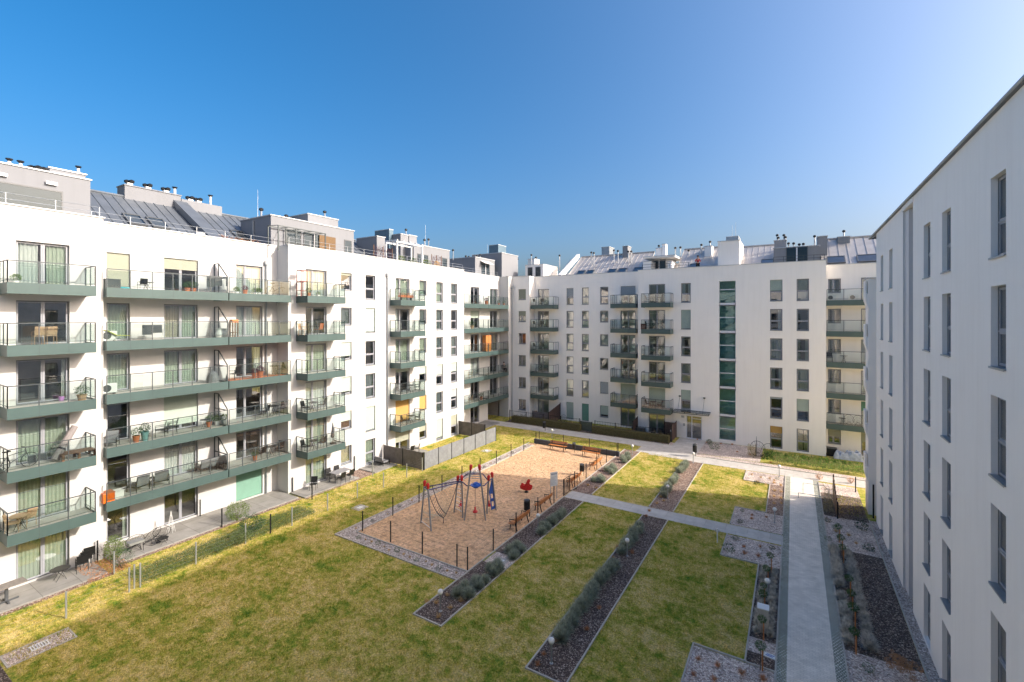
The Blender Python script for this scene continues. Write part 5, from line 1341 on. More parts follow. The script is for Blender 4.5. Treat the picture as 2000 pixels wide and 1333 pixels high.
wire_fence([(-31.8, 9.55), (-29.6, 9.55), (-27.2, 9.55)], 'cross fence of wire from the wall corner to the small gate', dark=(0,))
wire_fence([(-33.2, 15.2), (-30.5, 15.2)], 'short cross fence of wire under the long balconies', dark=(0, 1)); wire_fence([(-31.9, 20.9), (-29.6, 20.9)], 'short cross fence of wire at the recess corner', dark=(0, 1)); wire_fence([(-31.9, 26.6), (-29.7, 26.6)], 'cross fence of wire with a tall black wall post', 1.3, dark=(0,))
def timber_fence(pts, h, label, m, posts=BLACKM, gap=.012, pw=.12):
    o = (pts[0][0], pts[0][1], 0); t = thing('timber_fence', label, 'fence', o)
    for a, b in zip(pts, pts[1:]):
        A = Vector(a); B = Vector(b); L = (B - A).length; n = max(1, round(L / 1.9)); u = (B - A) / L; nn = Vector((-u.y, u.x))
        for i in range(n):
            m_ = MB(); s0 = i * L / n + .04; s1 = (i + 1) * L / n - .04; q = s0; rs = random.Random(i)
            while q < s1 - .02:
                e = min(q + pw - gap, s1); hh = h + rs.uniform(-.008, .008)
                p0 = A + u * q - nn * .012; p1 = A + u * e - nn * .012; p2 = A + u * e + nn * .012; p3 = A + u * q + nn * .012
                m_.prism([(p.x - o[0], p.y - o[1]) for p in (p0, p1, p2, p3)], .06, hh); q += pw
            m_.build('fence_panel', m, t)
        for i in range(n + 1): p = A + u * (i * L / n); post(t, p.x, p.y, h + .02, posts, .07)
    return t
GWOOD = pm("weathered_grey_timber", (.20, .21, .22), .8, 0, .18, 2.5, .2, 40); BWOOD = pm("brown_grey_timber", (.15, .13, .12), .8, 0, .22, 2.5, .2, 40)
timber_fence([(-27.05, 29.9), (-26.95, 40.9)], 1.5, 'long weathered grey timber fence standing in the sunlit lawn', GWOOD)
timber_fence([(-31.85, 29.82), (-27.12, 29.82)], 1.5, 'brownish timber fence running from the wall to the lawn, near end', BWOOD)
timber_fence([(-31.9, 40.95), (-28.4, 40.98)], 1.55, 'brownish timber fence running from the wall to the lawn, far end', BWOOD)
# dark metal fences by the hedges
def bar_fence(pts, h, label, step=.14, m=BLACKM):
    o = (pts[0][0], pts[0][1], 0); t = thing('metal_fence', label, 'fence', o); m_ = MB()
    for a, b in zip(pts, pts[1:]):
        A = Vector((a[0] - o[0], a[1] - o[1], 0)); B = Vector((b[0] - o[0], b[1] - o[1], 0)); L = (B - A).length; n = int(L / step)
        for z in (.12, h - .06): m_.bar(A + Vector((0, 0, z)), B + Vector((0, 0, z)), .03)
        for i in range(n + 1): p = A.lerp(B, i / max(n, 1)); m_.tube(p + Vector((0, 0, .05)), p + Vector((0, 0, h)), .008, None, 4)
        for i in range(int(L / 2.4) + 1): p = A.lerp(B, min(1, i * 2.4 / L)); m_.bar(p, p + Vector((0, 0, h + .04)), .06)
    m_.build('fence_bars', m, t); return t
bar_fence([(-31, 50.3), (-21.2, 50.3)], 1.25, 'dark bar fence behind the hedge next to the passage', .3); bar_fence([(-19.5, 50.3), (-10.9, 50.3)], 1.25, 'dark bar fence behind the hedge next to the entrance', .3)
def panel(x0, y0, x1, y1, h, label, m=WOODB, name='privacy_fence', h2=None):
    h2 = h2 or h; t = thing(name, label, 'fence', (x0, y0, 0)); dx, dy = x1 - x0, y1 - y0; L = math.hypot(dx, dy); n = max(2, int(L / .12)); m_ = MB(); ux, uy = dx / L, dy / L; nx, ny = -uy * .012, ux * .012
    for i in range(n):
        a = L * i / n; b = L * (i + 1) / n - .015; hh = h + (h2 - h) * i / n
        m_.prism([(ux * a - nx, uy * a - ny), (ux * b - nx, uy * b - ny), (ux * b + nx, uy * b + ny), (ux * a + nx, uy * a + ny)], .05, hh)
    m_.build('fence_panel', m, t)
    for q, hh in ((0, h), (L, h2)): m_ = MB(); m_.bar((ux * q, uy * q, 0), (ux * q, uy * q, hh + .05), .07); m_.build('post', BLACKM, t)
DW = pm("dark_stained_timber", (.075, .045, .04), .7, 0, .25, 4); GW = pm("grey_stained_timber", (.16, .14, .145), .7, 0, .15, 4)
panel(-10.95, 50.2, -10.95, 52.5, 1.75, 'dark brown slatted screen beside the entrance door', DW); panel(-12.2, 52.3, -11.0, 52.3, 1.6, 'reddish dark screen against the wall by the entrance', DW)
panel(-15.3, 51.0, -15.3, 53.9, 1.5, 'dark sloping garden divider under the paired balconies', DW, h2=1.9); panel(-25.6, 50.6, -25.6, 53.9, 1.5, 'dark sloping garden divider under the corner balconies', DW, h2=2.1)
panel(-28.2, 51.3, -25.7, 51.3, 1.25, 'grey-brown solid screen in front of the corner garden', GW); panel(-21.1, 49.9, -19.7, 49.9, 1.1, 'dark green grey gate between the two hedges', pm('gate_green', (.05, .07, .06), .6), 'garden_gate')

# ---------------------------------------------------------------- furniture on balconies and patios
RATTAN = pm("grey_rattan", (.11, .11, .12), .8, 0, .25, 20); CUSH = pm("grey_cushion", (.22, .22, .23), .9, 0, .1); TAN = pm("light_wood", (.42, .28, .17), .6, 0, .15, 6)
def make_chair(mat=BLACKM, seatm=None, name='garden_chair'):
    def f():
        t = obj(name, None)
        m_ = MB(); m_.box(-.24, .24, -.23, .23, .42, .45); m_.build('seat', seatm or mat, t)
        m_ = MB(); m_.extr([(-.23, .21, .48), (.23, .21, .48), (.23, .30, .90), (-.23, .30, .90)], (0, .025, 0)); m_.build('backrest', seatm or mat, t)
        for x in (-.22, .22):
            m_ = MB(); m_.tube((x, -.21, 0), (x, -.21, .64), .013, None, 5); m_.tube((x, .24, 0), (x, .22, .45), .013, None, 5); m_.tube((x, -.21, .64), (x, .27, .66), .015, None, 5); m_.tube((x, .22, .45), (x, .31, .9), .013, None, 5); m_.build('leg', mat, t)
        return t
    return f
CH = Kind(make_chair(), 'chair', 'dark garden chairs on balconies and patios'); CHW = Kind(make_chair(TAN, TAN), 'chair', 'light wooden chairs'); CHO = Kind(make_chair(BLACKM, TERRA), 'chair')
def make_lounge():
    t = obj('lounge_chair', None)
    m_ = MB()
    for x in (-.36, .36): m_.path([(x, -.38, 0), (x, -.36, .60), (x, .36, .60), (x, .38, 0)], .022, 5)
    m_.box(-.36, .36, -.36, .36, .26, .30); m_.build('frame', BLACKM, t)
    m_ = MB(); m_.box(-.33, .33, -.36, .28, .305, .43); m_.build('seat', CUSH, t)
    m_ = MB(); m_.extr([(-.33, .26, .40), (.33, .26, .40), (.33, .40, .92), (-.33, .40, .92)], (0, .09, 0)); m_.build('backrest', CUSH, t)
    return t
LG = Kind(make_lounge, 'armchair', 'grey cushioned balcony armchairs')
def make_table(r=.35, h=.72, mat=BLACKM, top=None):
    def f():
        t = obj('round_table', None); m_ = MB(); m_.lathe([(r, h - .025), (r, h), (.01, h)], 0, 0, 0, 18); m_.build('table_top', top or mat, t)
        m_ = MB(); 
        for k in range(4): a = k * 1.571 + .78; m_.tube((math.cos(a) * r * .7, math.sin(a) * r * .7, 0), (math.cos(a + 2.2) * r * .45, math.sin(a + 2.2) * r * .45, h - .02), .012, None, 5)
        m_.build('leg', mat, t); return t
    return f
TB = Kind(make_table(), 'table', 'small round balcony tables'); TBW = Kind(make_table(.38, .72, BLACKM, TAN), 'table')
def make_bike():
    t = obj('bicycle', None)
    for y in (-.52, .52):
        m_ = MB(); m_.path([(0, y + .33 * math.cos(k * .3927), .34 + .33 * math.sin(k * .3927)) for k in range(16)], .017, 5, 0, True)
        for k in range(8): m_.tube((0, y, .34), (0, y + .32 * math.cos(k * .785), .34 + .32 * math.sin(k * .785)), .003, None, 3)
        m_.build('wheel', BLACKM, t)
    m_ = MB(); 
    for a, b in (((0, -.52, .34), (0, -.18, .36)), ((0, -.18, .36), (0, -.30, .82)), ((0, -.27, .72), (0, .36, .80)), ((0, -.18, .36), (0, .38, .70)), ((0, .52, .34), (0, .36, .86)), ((0, -.52, .34), (0, -.27, .72))): m_.tube(a, b, .017, None, 6)
    m_.build('frame', DGREY, t)
    m_ = MB(); m_.tube((-.28, .36, .98), (.28, .36, .98), .013, None, 6); m_.tube((0, .36, .84), (0, .37, .98), .015, None, 6); m_.build('handlebar', BLACKM, t)
    m_ = MB(); m_.box(-.06, .06, -.44, -.18, .90, .95); m_.tube((0, -.30, .8), (0, -.31, .9), .013, None, 5); m_.build('saddle', BLACKM, t); return t
BK = Kind(make_bike, 'bicycle')
def make_pot(m_pot, leaf, r=.16, h=.3, lr=.28, seed=5):
    def f():
        t = obj('potted_plant', None); m_ = MB(); m_.lathe([(r * .7, 0), (r, h), (r * 1.08, h), (r * 1.08, h + .03), (r * .9, h + .03), (r * .9, h - .02)], 0, 0, 0, 14); m_.build('pot', m_pot, t)
        obj('foliage', leafcloud('foliage', 260, ballfn(0, 0, h + lr * .8, lr, lr * .9), .06, LEAF[leaf], seed), t); return t
    return f
PT1 = Kind(make_pot(TERRA, 'green_leaf'), 'potted plant'); PT2 = Kind(make_pot(TERRA, 'wine_leaf', .18, .34, .22, 8), 'potted plant'); PT3 = Kind(make_pot(WHITEP, 'lime_leaf', .14, .22, .22, 9), 'potted plant'); PT4 = Kind(make_pot(pm('teal_pot', (.16, .30, .30), .5), 'thuja', .2, .38, .26, 10), 'potted plant'); PT5 = Kind(make_pot(TAN, 'green_leaf', .2, .3, .32, 12), 'potted plant')
def make_ac():
    t = obj('air_conditioner', None); m_ = MB(); m_.box(-.4, .4, -.15, .15, .08, .66); m_.build('casing', WHITEP, t)
    m_ = MB(); m_.lathe([(.22, 0), (.22, .004), (.01, .006)], 0, 0, 0, 18); 
    me = m_.mesh('fan_grille', DGREY); g2_ = obj('fan_grille', me, t, (-.1, -.151, .37)); g2_.rotation_euler = (R(90), 0, 0)
    m_ = MB(); m_.box(-.35, -.25, -.12, .12, 0, .08); m_.box(.25, .35, -.12, .12, 0, .08); m_.build('foot', BLACKM, t); return t
ACU = Kind(make_ac, 'air conditioner', 'white air conditioning units on balconies')
def make_dryer():
    t = obj('clothes_airer', None); m_ = MB()
    for y in (-.5, .5): m_.tube((-.28, y, 0), (.28, y, .95), .01, None, 5); m_.tube((.28, y, 0), (-.28, y, .95), .01, None, 5)
    for x in (-.28, -.14, 0, .14, .28): m_.tube((x, -.8, .95), (x, .8, .95), .005, None, 4)
    m_.build('frame', STEEL, t); 
    m_ = MB()
    for i, (x, y0, y1, h) in enumerate(((.28, -.7, -.2, .6), (.14, -.1, .4, .5))): m_.box(x - .008, x + .008, y0, y1, .95 - h, .955)
    m_.build('laundry', DGREY, t); return t
DRY = Kind(make_dryer, 'clothes airer')
def make_egg(m1=BLACKM):
    def f():
        t = obj('woven_chair', None); m_ = MB()
        rim = [Vector((.42 * math.cos(k * .393), -.05 + .18 * math.sin(k * .393) + .22 * (.5 + .5 * math.sin(k * .393)), .50 + .42 * math.sin(k * .393))) for k in range(16)]
        c = Vector((0, .05, .22)); m_.path([tuple(p) for p in rim], .014, 5, 0, True)
        for p in rim: m_.tube(p, c, .005, None, 3)
        for f_ in (.35, .7): m_.path([tuple(c.lerp(p, f_)) for p in rim], .004, 3, 0, True)
        m_.build('woven_shell', m1, t)
        m_ = MB()
        for x, y in ((-.3, -.3), (.3, -.3), (-.25, .35), (.25, .35)): m_.tube((x, y, 0), (x * .3, y * .2, .25), .012, None, 5)
        m_.path([(-.3, -.3, .01), (.3, -.3, .01), (.25, .35, .01), (-.25, .35, .01)], .011, 5, 0, True); m_.build('leg', m1, t); return t
    return f
EGG = Kind(make_egg(), 'woven chair', 'round woven string chairs')
XB = -31.15; XR_ = -32.35
def b1(px, k, X=XB): return at(px, X, FL(k))
# near block balconies
PT3.put('small leafy plant in a white pot on the top near balcony', b1(31, 5, -31.6), 0, .9)
CHW.put('light wooden chair, nearer one behind the glass of the second balcony from the top', b1(77, 4, -31.5), R(-90)); CHW.put('light wooden chair, farther one behind the glass of the second balcony from the top', b1(96, 4, -31.5), R(-90))
PT5.put('bushy plant in a tan pot at the end of the third balcony from the top', b1(160, 3, -30.95)); 
t = thing('flower_pot', 'small lilac flower pot at the window of the third near balcony', 'flower pot', b1(120, 3, -31.75)); m_ = MB(); m_.lathe([(.09, 0), (.12, .22), (.11, .22), (.02, .20)], 0, 0, 0, 14); m_.build('pot_body', pm('lilac', (.45, .22, .50), .5), t)
BK.put('dark bicycle standing on the fourth near balcony', b1(30, 2), R(15)); DRY.put('folding airer frame beside the bicycle on the fourth near balcony', b1(76, 2), 0, .6)
t = thing('rolled_mattress', 'rolled grey mattress leaning against the window of the fourth near balcony', 'mattress', b1(112, 2, -31.2)); m_ = MB(); m_.tube((0, -.1, .1), (-.35, .75, 1.55), .17, .15, 10); m_.build('roll', pm('mattress_cloth', (.24, .215, .21), .9), t); m_ = MB(); m_.tube((-.1, .15, .55), (-.115, .19, .61), .178, None, 10); m_.build('strap', BLACKM, t)
t = thing('pallet_table', 'wooden pallet bench at the end of the fourth near balcony', 'pallet', b1(150, 2, -31.1)); m_ = MB()
for k in range(8): m_.box(-.4 + k * .1, -.31 + k * .1, -.65, .65, .34, .36)
m_.build('top_boards', WOODB, t); m_ = MB()
for y in (-.6, 0, .6): m_.box(-.4, .4, y - .04, y + .04, .22, .34); m_.box(-.38, -.28, y - .05, y + .05, 0, .22); m_.box(.28, .38, y - .05, y + .05, 0, .22)
m_.build('leg', WOODB, t)
TBW.put('round table with a wooden top on the lowest near balcony', b1(40, 1)); CHW.put('wooden chair at the far side of the table on the lowest near balcony', b1(52, 1, -31.5), R(-60)); CHW.put('wooden chair at the near side of the table on the lowest near balcony', b1(26, 1, -31.2), R(160))
t = thing('patio_table', 'long narrow grey table on one pedestal on the nearest patio', 'table', (-30.75, 6.0, .09), R(3)); m_ = MB(); m_.box(-.32, .32, -.62, .62, .72, .76); m_.build('table_top', pm('grey_plank', (.20, .18, .16), .6, 0, .2, 8), t); m_ = MB(); m_.box(-.05, .05, -.05, .05, .05, .72); m_.bar((-.35, 0, .03), (.35, 0, .03), .07); m_.bar((0, -.4, .03), (0, .4, .03), .07); m_.build('pedestal', DGREY, t)
for i, (dx, dy, dz) in enumerate(((0, 0, 0), (0, .14, .16), (.02, .26, .32))): CH.put(f'dark stacking chair, {ORD[i]} from the ground, piled on the nearest patio', (-31.2 + dx, 8.75 + dy, .09 + dz), R(-100))
TB.put('low dark table next to the piled chairs on the nearest patio', (-31.1, 7.9, .09), 0, (1.1, 1.1, .75))
# recess balconies
def r1(px, k, X=XR_): return at(px, X, FL(k))
t = thing('storage_box', 'dark grey storage box at the near end of the top long balcony', 'storage box', r1(216, 5)); m_ = MB(); m_.box(-.3, .3, -.35, .35, 0, .52); m_.build('body', DGREY, t); m_ = MB(); m_.box(-.32, .32, -.37, .37, .525, .57); m_.build('lid', RATTAN, t)
t = thing('paddling_pool', 'folded turquoise paddling pool on the top long balcony', 'paddling pool', r1(240, 5)); m_ = MB(); m_.lathe([(.05, 0), (.36, .02), (.38, .1), (.25, .16), (.02, .12)], 0, 0, 0, 14); m_.build('pool_body', pm('turquoise', (.02, .42, .50), .4), t)
TB.put('small round table on the top long balcony beside the folded pool', r1(287, 5), 0, (1, 1, .7)); CH.put('dark low chair on the top long balcony beside the round table', r1(278, 5, -32.7), R(-90), .8)
PT1.put('green plant in a clay pot by the top balcony door, nearer of two', r1(366, 5, -32.9)); PT1.put('green plant in a clay pot by the top balcony door, farther of two', r1(378, 5, -32.9))
DRY.put('clothes airer hung with dark laundry beside the top privacy screen', r1(420, 5, -32.3), 0, (1, .9, 1.15))
for i, px in enumerate((462, 478, 498, 506)): (PT3, PT2, PT3, PT3)[i].put(f'potted plant, {ORD[i]} past the privacy screen on the top long balcony', r1(px, 5, -32.9))
BK.put('black bicycle parked at the far end of the top long balcony', r1(540, 5), R(4))
ACU.put('white air conditioner at the near end of the second long balcony', r1(211, 4), R(90), .9)
t = thing('sun_lounger', 'lime yellow folding lounger on the second long balcony', 'sun lounger', r1(229, 4)); YEL = pm('lime_cloth', (.50, .52, .05), .7); m_ = MB(); m_.extr([(-.28, -.55, .62), (.28, -.55, .62), (.28, -.1, .34), (-.28, -.1, .34)], (0, .01, .03)); m_.extr([(-.28, -.1, .34), (.28, -.1, .34), (.28, .55, .30), (-.28, .55, .30)], (0, 0, .03)); m_.build('sling', YEL, t); m_ = MB()
for x in (-.28, .28): m_.tube((x, -.4, 0), (x, .1, .34), .012, None, 5); m_.tube((x, .4, 0), (x, -.1, .34), .012, None, 5)
m_.build('leg', STEEL, t)
DRY.put('clothes airer with dark and white laundry on the second long balcony', r1(300, 4, -32.4), 0, .95)
t = thing('laundry_bag', 'crumpled white cloth bag by the second privacy screen', 'bag', r1(430, 4)); m_ = MB(); m_.lathe([(.05, 0), (.24, .05), (.3, .25), (.2, .5), (.26, .62), (.1, .55)], 0, 0, 0, 11); m_.build('bag_body', WHITEP, t)
t = thing('wooden_stand', 'tall orange wooden plant stand beside the second privacy screen', 'plant stand', r1(457, 4, -32.8)); m_ = MB(); m_.box(-.2, .2, -.2, .2, 1.0, 1.2); m_.build('top_box', WOODO, t); m_ = MB()
for x, y in ((-.17, -.17), (.17, -.17), (.17, .17), (-.17, .17)): m_.box(x - .03, x + .03, y - .03, y + .03, 0, 1.0)
m_.box(-.17, .17, -.17, .17, .3, .34); m_.build('leg', WOODB, t)
ACU.put('white air conditioner at the near end of the third long balcony', r1(211, 3), R(90), .9)
CH.put('dark chair on the red tiles past the third privacy screen', r1(458, 3), R(-70)); PT2.put('terracotta pot with dark plant on the third long balcony, nearer', r1(497, 3, -32.1)); PT2.put('terracotta pot with dark plant on the third long balcony, farther', r1(508, 3, -32.1), 0, 1.2)
TB.put('round table at the far end of the third long balcony', r1(537, 3)); CH.put('dark chair at the far end of the third long balcony', r1(551, 3), R(20))
t = thing('covered_grill', 'grey cloth covered mound by the third privacy screen', 'covered grill', r1(416, 3)); m_ = MB(); m_.lathe([(.36, 0), (.34, .3), (.24, .6), (.1, .72), (.02, .74)], 0, 0, 0, 11); m_.build('cover', CUSH, t)
LG.put('grey armchair at the near end of the fourth long balcony', r1(216, 2), R(60), .85)
PT4.put('tall conifer in a teal pot on the fourth long balcony', r1(283, 2, -32.1), 0, (1, 1, 1.3)); PT1.put('leafy shrub in a clay pot beside the teal pot on the fourth long balcony', r1(266, 2, -32.2), 0, 1.1)
CH.put('reclined dark chair past the teal pot on the fourth long balcony', r1(312, 2), R(-20)); CH.put('second dark chair by the window of the fourth long balcony', r1(336, 2, -32.8), R(-20)); TB.put('low dark table before the privacy screen of the fourth long balcony', r1(400, 2), 0, .8)
PT1.put('green plant tub near the fourth privacy screen, nearer', r1(408, 2, -32.6), 0, 1.0); PT3.put('pale plant tub near the fourth privacy screen, farther', r1(424, 2, -32.6), 0, 1.2)
CH.put('dark chair by the far window of the fourth long balcony', r1(517, 2), R(-60)); TB.put('round table at the far end of the fourth long balcony', r1(534, 2)); CH.put('dark chair in the far corner of the fourth long balcony', r1(551, 2), R(30))
t = thing('storage_box', 'bright orange plastic box at the near end of the lowest long balcony', 'storage box', r1(209, 1, -32.0)); ORG = pm('orange_plastic', (.62, .13, .01), .4, 0, .06, 20); m_ = MB(); m_.box(-.3, .3, -.24, .24, 0, .48); m_.build('body', ORG, t); m_ = MB(); m_.box(-.32, .32, -.26, .26, .484, .53); m_.build('lid', TERRA, t)
t = thing('storage_box', 'white box beside the orange one on the lowest long balcony', 'storage box', r1(230, 1, -32.3)); m_ = MB(); m_.box(-.25, .25, -.2, .2, 0, .35); m_.build('body', WHITEP, t); m_ = MB(); m_.box(-.27, .27, -.22, .22, .354, .39); m_.build('lid', WHITEP, t)
LG.put('grey cushioned armchair nearer the orange box on the lowest long balcony', r1(270, 1, -32.5), R(-75)); LG.put('grey cushioned armchair farther from the orange box on the lowest long balcony', r1(314, 1, -32.5), R(-105)); TB.put('small side table between the two grey armchairs', r1(294, 1, -32.7), 0, (.6, .6, .7))
for i, px in enumerate((398, 414, 428)): LG.put(f'dark lounge seat, {ORD[i]} of three before the lowest privacy screen', r1(px, 1, -32.8), R(-90), (.9, .9, .95))
CH.put('dark chair by the far window of the lowest long balcony', r1(510, 1), R(-70)); TB.put('round table at the far end of the lowest long balcony', r1(528, 1)); CH.put('dark chair in the far corner of the lowest long balcony', r1(546, 1), R(30)); PT1.put('potted green plant on the lowest long balcony by the green blind', r1(498, 1), 0, .9)
# ground floor patios
for px, py, rz, lab in ((263, 1055, -100, 'nearest to the shrub'), (297, 1040, -75, 'in the middle of the patio'), (316, 1030, -110, 'beside the wire cone')):
    EGG.put(f'black woven string chair {lab}', (-31.6, onX(px, 900, -31.6)[1], .09), R(rz))
TB.put('low round wire table in front of the woven chairs', (-31.0, onX(318, 900, -31.0)[1], .09), 0, (.8, .8, .45))
t = thing('wire_cone', 'white wire plant cone on the patio under the long balconies', 'garden ornament', (-32.2, onX(334, 900, -32.2)[1], .09)); m_ = MB()
for k in range(6): a = k * 1.047; m_.tube((.22 * math.cos(a), .22 * math.sin(a), 0), (0, 0, 1.3), .008, None, 4)
for z, r_ in ((.3, .17), (.7, .10), (1.0, .05)): m_.path([(r_ * math.cos(k * .785), r_ * math.sin(k * .785), z) for k in range(8)], .007, 4, 0, True)
m_.build('wire_frame', WHITEP, t)
t = thing('picnic_grill', 'small steel grill on thin legs by the near patio post', 'grill', (-31.2, 11.0, .09)); m_ = MB(); m_.box(-.25, .25, -.35, .35, .5, .62); m_.build('tray', STEEL, t)
for x, y in ((-.2, -.3), (.2, -.3), (.2, .3), (-.2, .3)): m_ = MB(); m_.tube((x, y, 0), (x, y, .5), .012, None, 5); m_.build('leg', BLACKM, t)
# second block
t = thing('wooden_rack', 'reddish wooden rack standing on the top balcony of the second block', 'rack', at(590, -31.2, FL(5))); m_ = MB(); RW = pm('red_wood', (.30, .10, .08), .6)
for x, y in ((-.25, -.25), (.25, -.25), (.25, .25), (-.25, .25)): m_.box(x - .02, x + .02, y - .02, y + .02, 0, 1.95)
for z in (.4, 1.1, 1.9): m_.box(-.27, .27, -.27, .27, z, z + .04)
m_.build('rack_frame', RW, t)
PT1.put('plant on the top balcony of the second block, nearer', at(603, -31.0, FL(5)), 0, .9); PT3.put('plant on the top balcony of the second block by the window', at(621, -31.6, FL(5)), 0, .8)
CHO.put('terracotta coloured chair on the second balcony down of the second block', at(622, -31.1, FL(4)), R(-70)); CHW.put('pale wooden chair on the second balcony down of the second block', at(592, -31.1, FL(4)), R(120)); TB.put('round table on the second balcony down of the second block', at(607, -31.1, FL(4)))
for k, lab in ((2, 'fourth balcony down of the second block'), (1, 'lowest balcony of the second block')):
    CH.put(f'dark chair at the near end of the {lab}', at(597, -31.1, FL(k)), R(110)); TB.put(f'round table on the {lab}', at(612, -31.1, FL(k))); CH.put(f'dark chair at the far end of the {lab}', at(629, -31.1, FL(k)), R(-60))
t = thing('parasol', 'folded dark parasol at the far end of the lowest balcony of the second block', 'parasol', at(650, -31.3, FL(1))); m_ = MB(); m_.tube((0, 0, 0), (0, 0, 1.7), .02, None, 6); m_.build('pole', BLACKM, t); m_ = MB(); m_.lathe([(.12, .5), (.16, .6), (.03, 1.65)], 0, 0, 0, 8); m_.build('canopy', DGREY, t); m_ = MB(); m_.lathe([(.22, 0), (.22, .08), (.03, .12)], 0, 0, 0, 12); m_.build('base', BLACKM, t)
t = thing('dining_table', 'grey rectangular dining table on the patio of the second block', 'table', (-31.0, 24.4, .09)); m_ = MB(); m_.box(-.42, .42, -.75, .75, .70, .74); m_.build('table_top', CUSH, t)
for x, y in ((-.37, -.7), (.37, -.7), (.37, .7), (-.37, .7)): m_ = MB(); m_.box(x - .025, x + .025, y - .025, y + .025, 0, .70); m_.build('leg', DGREY, t)
for i, (x, y, r_) in enumerate(((-31.65, 24.0, -90), (-31.65, 24.8, -90), (-30.35, 24.0, 90), (-30.35, 24.8, 90))): CH.put(f'dark dining chair {["near wall side","far wall side","near lawn side","far lawn side"][i]} of the grey dining table', (x, y, .09), R(r_ + 180 if False else (90 if i < 2 else -90)))
CH.put('single dark chair on the patio near the short cross fence', (-31.0, 22.0, .09), R(40))
LG.put('low grey seat on the patio before the brown timber fence', (-31.2, 29.0, .09), R(180), (1.5, 1, .8)); TB.put('low dark table on the patio before the brown timber fence', (-31.0, 28.0, .09), 0, (.9, .9, .5))
CH.put('folding chair in the fenced garden, nearer', (-31.0, 32.4, .09), R(-100)); CH.put('folding chair in the fenced garden, farther', (-31.0, 33.2, .09), R(-60))
t = thing('planter_box', 'terracotta planter full of dry flowers on the rail of the top balcony past the downpipe', 'planter', at(793, -30.9, FL(5))); m_ = MB(); m_.box(-.12, .12, -.9, .9, .3, .52); m_.build('trough', TERRA, t); m_ = MB(); m_.box(-.1, .1, -.7, -.6, 0, .3); m_.box(-.1, .1, .6, .7, 0, .3); m_.build('foot', BLACKM, t); obj('foliage', leafcloud('foliage', 500, boxfn(-.15, .15, -.9, .9, .5, .8), .05, LEAF['rust_straw'], 81), t)
for k, lab in ((2, 'fourth balcony down past the downpipe'), (1, 'lowest balcony past the downpipe')):
    CH.put(f'dark chair at the near side of the {lab}', at(790, -31.1, FL(k)), R(120)); TB.put(f'round table on the {lab}', at(802, -31.1, FL(k))); CH.put(f'dark chair at the far side of the {lab}', at(815, -31.1, FL(k)), R(-60))
# far recess
t = thing('cupboard', 'orange wooden cupboard on the third long balcony of the far recess', 'cupboard', at(951, -32.9, FL(3))); m_ = MB(); m_.box(-.25, .25, -.6, .6, 0, 2.0); m_.build('body', WOODO, t)
for y in (-.3, .3): m_ = MB(); m_.box(.252, .27, y - .28, y + .28, .05, 1.95); m_.build('door', WOODO, t)
PT5.put('round shrub in a tan tub on the second long balcony of the far recess', at(922, -32.6, FL(4)), 0, 1.2); PT2.put('pot with dark flowers on the top long balcony of the far recess', at(950, -32.6, FL(5)), 0, 1.3)
for i, px in enumerate((974, 984)): PT1.put(f'dark potted plant, {ORD[i]} near the corner of the top long balcony of the far recess', at(px, -32.4, FL(5)), 0, .9)
for k, wd in ((1, 'lowest'), (2, 'fourth')): CHW.put(f'pale chair on the {wd} long balcony of the far recess', at(918, -32.6, FL(k)), R(-60))
# back building balconies
for k, wd in ((5, 'top'), (4, 'second'), (3, 'third')):
    CH.put(f'dark chair on the {wd} corner balcony, nearer the passage', atB(1046, 53.3, FL(k)), R(160)); CH.put(f'dark chair on the {wd} corner balcony, away from the passage', atB(1060, 53.3, FL(k)), R(200))
for k, wd in ((5, 'top'), (4, 'second'), (2, 'fourth')): CH.put(f'dark chair on the {wd} balcony beside the step in the back wall', atB(1222, 53.3, FL(k)), R(200))
for k, wd in ((5, 'top'), (4, 'second'), (1, 'lowest')):
    CH.put(f'dark chair on the {wd} balcony above the hedge end, left of its table'.replace('left of', 'before'), atB(1266, 51.9, FL(k)), R(90)); TB.put(f'round table on the {wd} balcony above the hedge end', atB(1276, 51.9, FL(k))); CH.put(f'dark chair on the {wd} balcony above the hedge end, behind its table', atB(1288, 51.9, FL(k)), R(-90))
t = thing('storage_box', 'dark red box on the second balcony above the hedge end', 'storage box', atB(1257, 51.9, FL(4))); m_ = MB(); m_.box(-.25, .25, -.25, .25, 0, .6); m_.build('body', pm('wine', (.16, .03, .035), .6), t); m_ = MB(); m_.box(-.27, .27, -.27, .27, .605, .64); m_.build('lid', BLACKM, t)
ACU.put('white air conditioner with dark fan, top balcony by the near window of the far recess'.replace('near window of the far recess', 'small window'), atB(1624, 53.6, FL(5)), 0, .9); ACU.put('white air conditioner in the middle of the top balcony of the shaded recess', atB(1667, 53.6, FL(5)), 0, .9)
for i, px in enumerate((1658, 1676)): EGG.put(f'brown woven string chair, {ORD[i]} on the lowest balcony of the shaded recess', atB(px, 53.4, FL(1)), R(0), .95)
TB.put('square looking small table on the lowest balcony of the shaded recess', atB(1645, 53.3, FL(1)), 0, .8); CH.put('dark chair on the third balcony of the shaded recess', atB(1620, 53.4, FL(3)), 0); TB.put('small table on the third balcony of the shaded recess', atB(1648, 53.4, FL(3)), 0, .9); BK.put('bicycle standing against the wall on the fourth balcony of the corner stack', atB(1055, 53.5, FL(2)), R(90), .85)
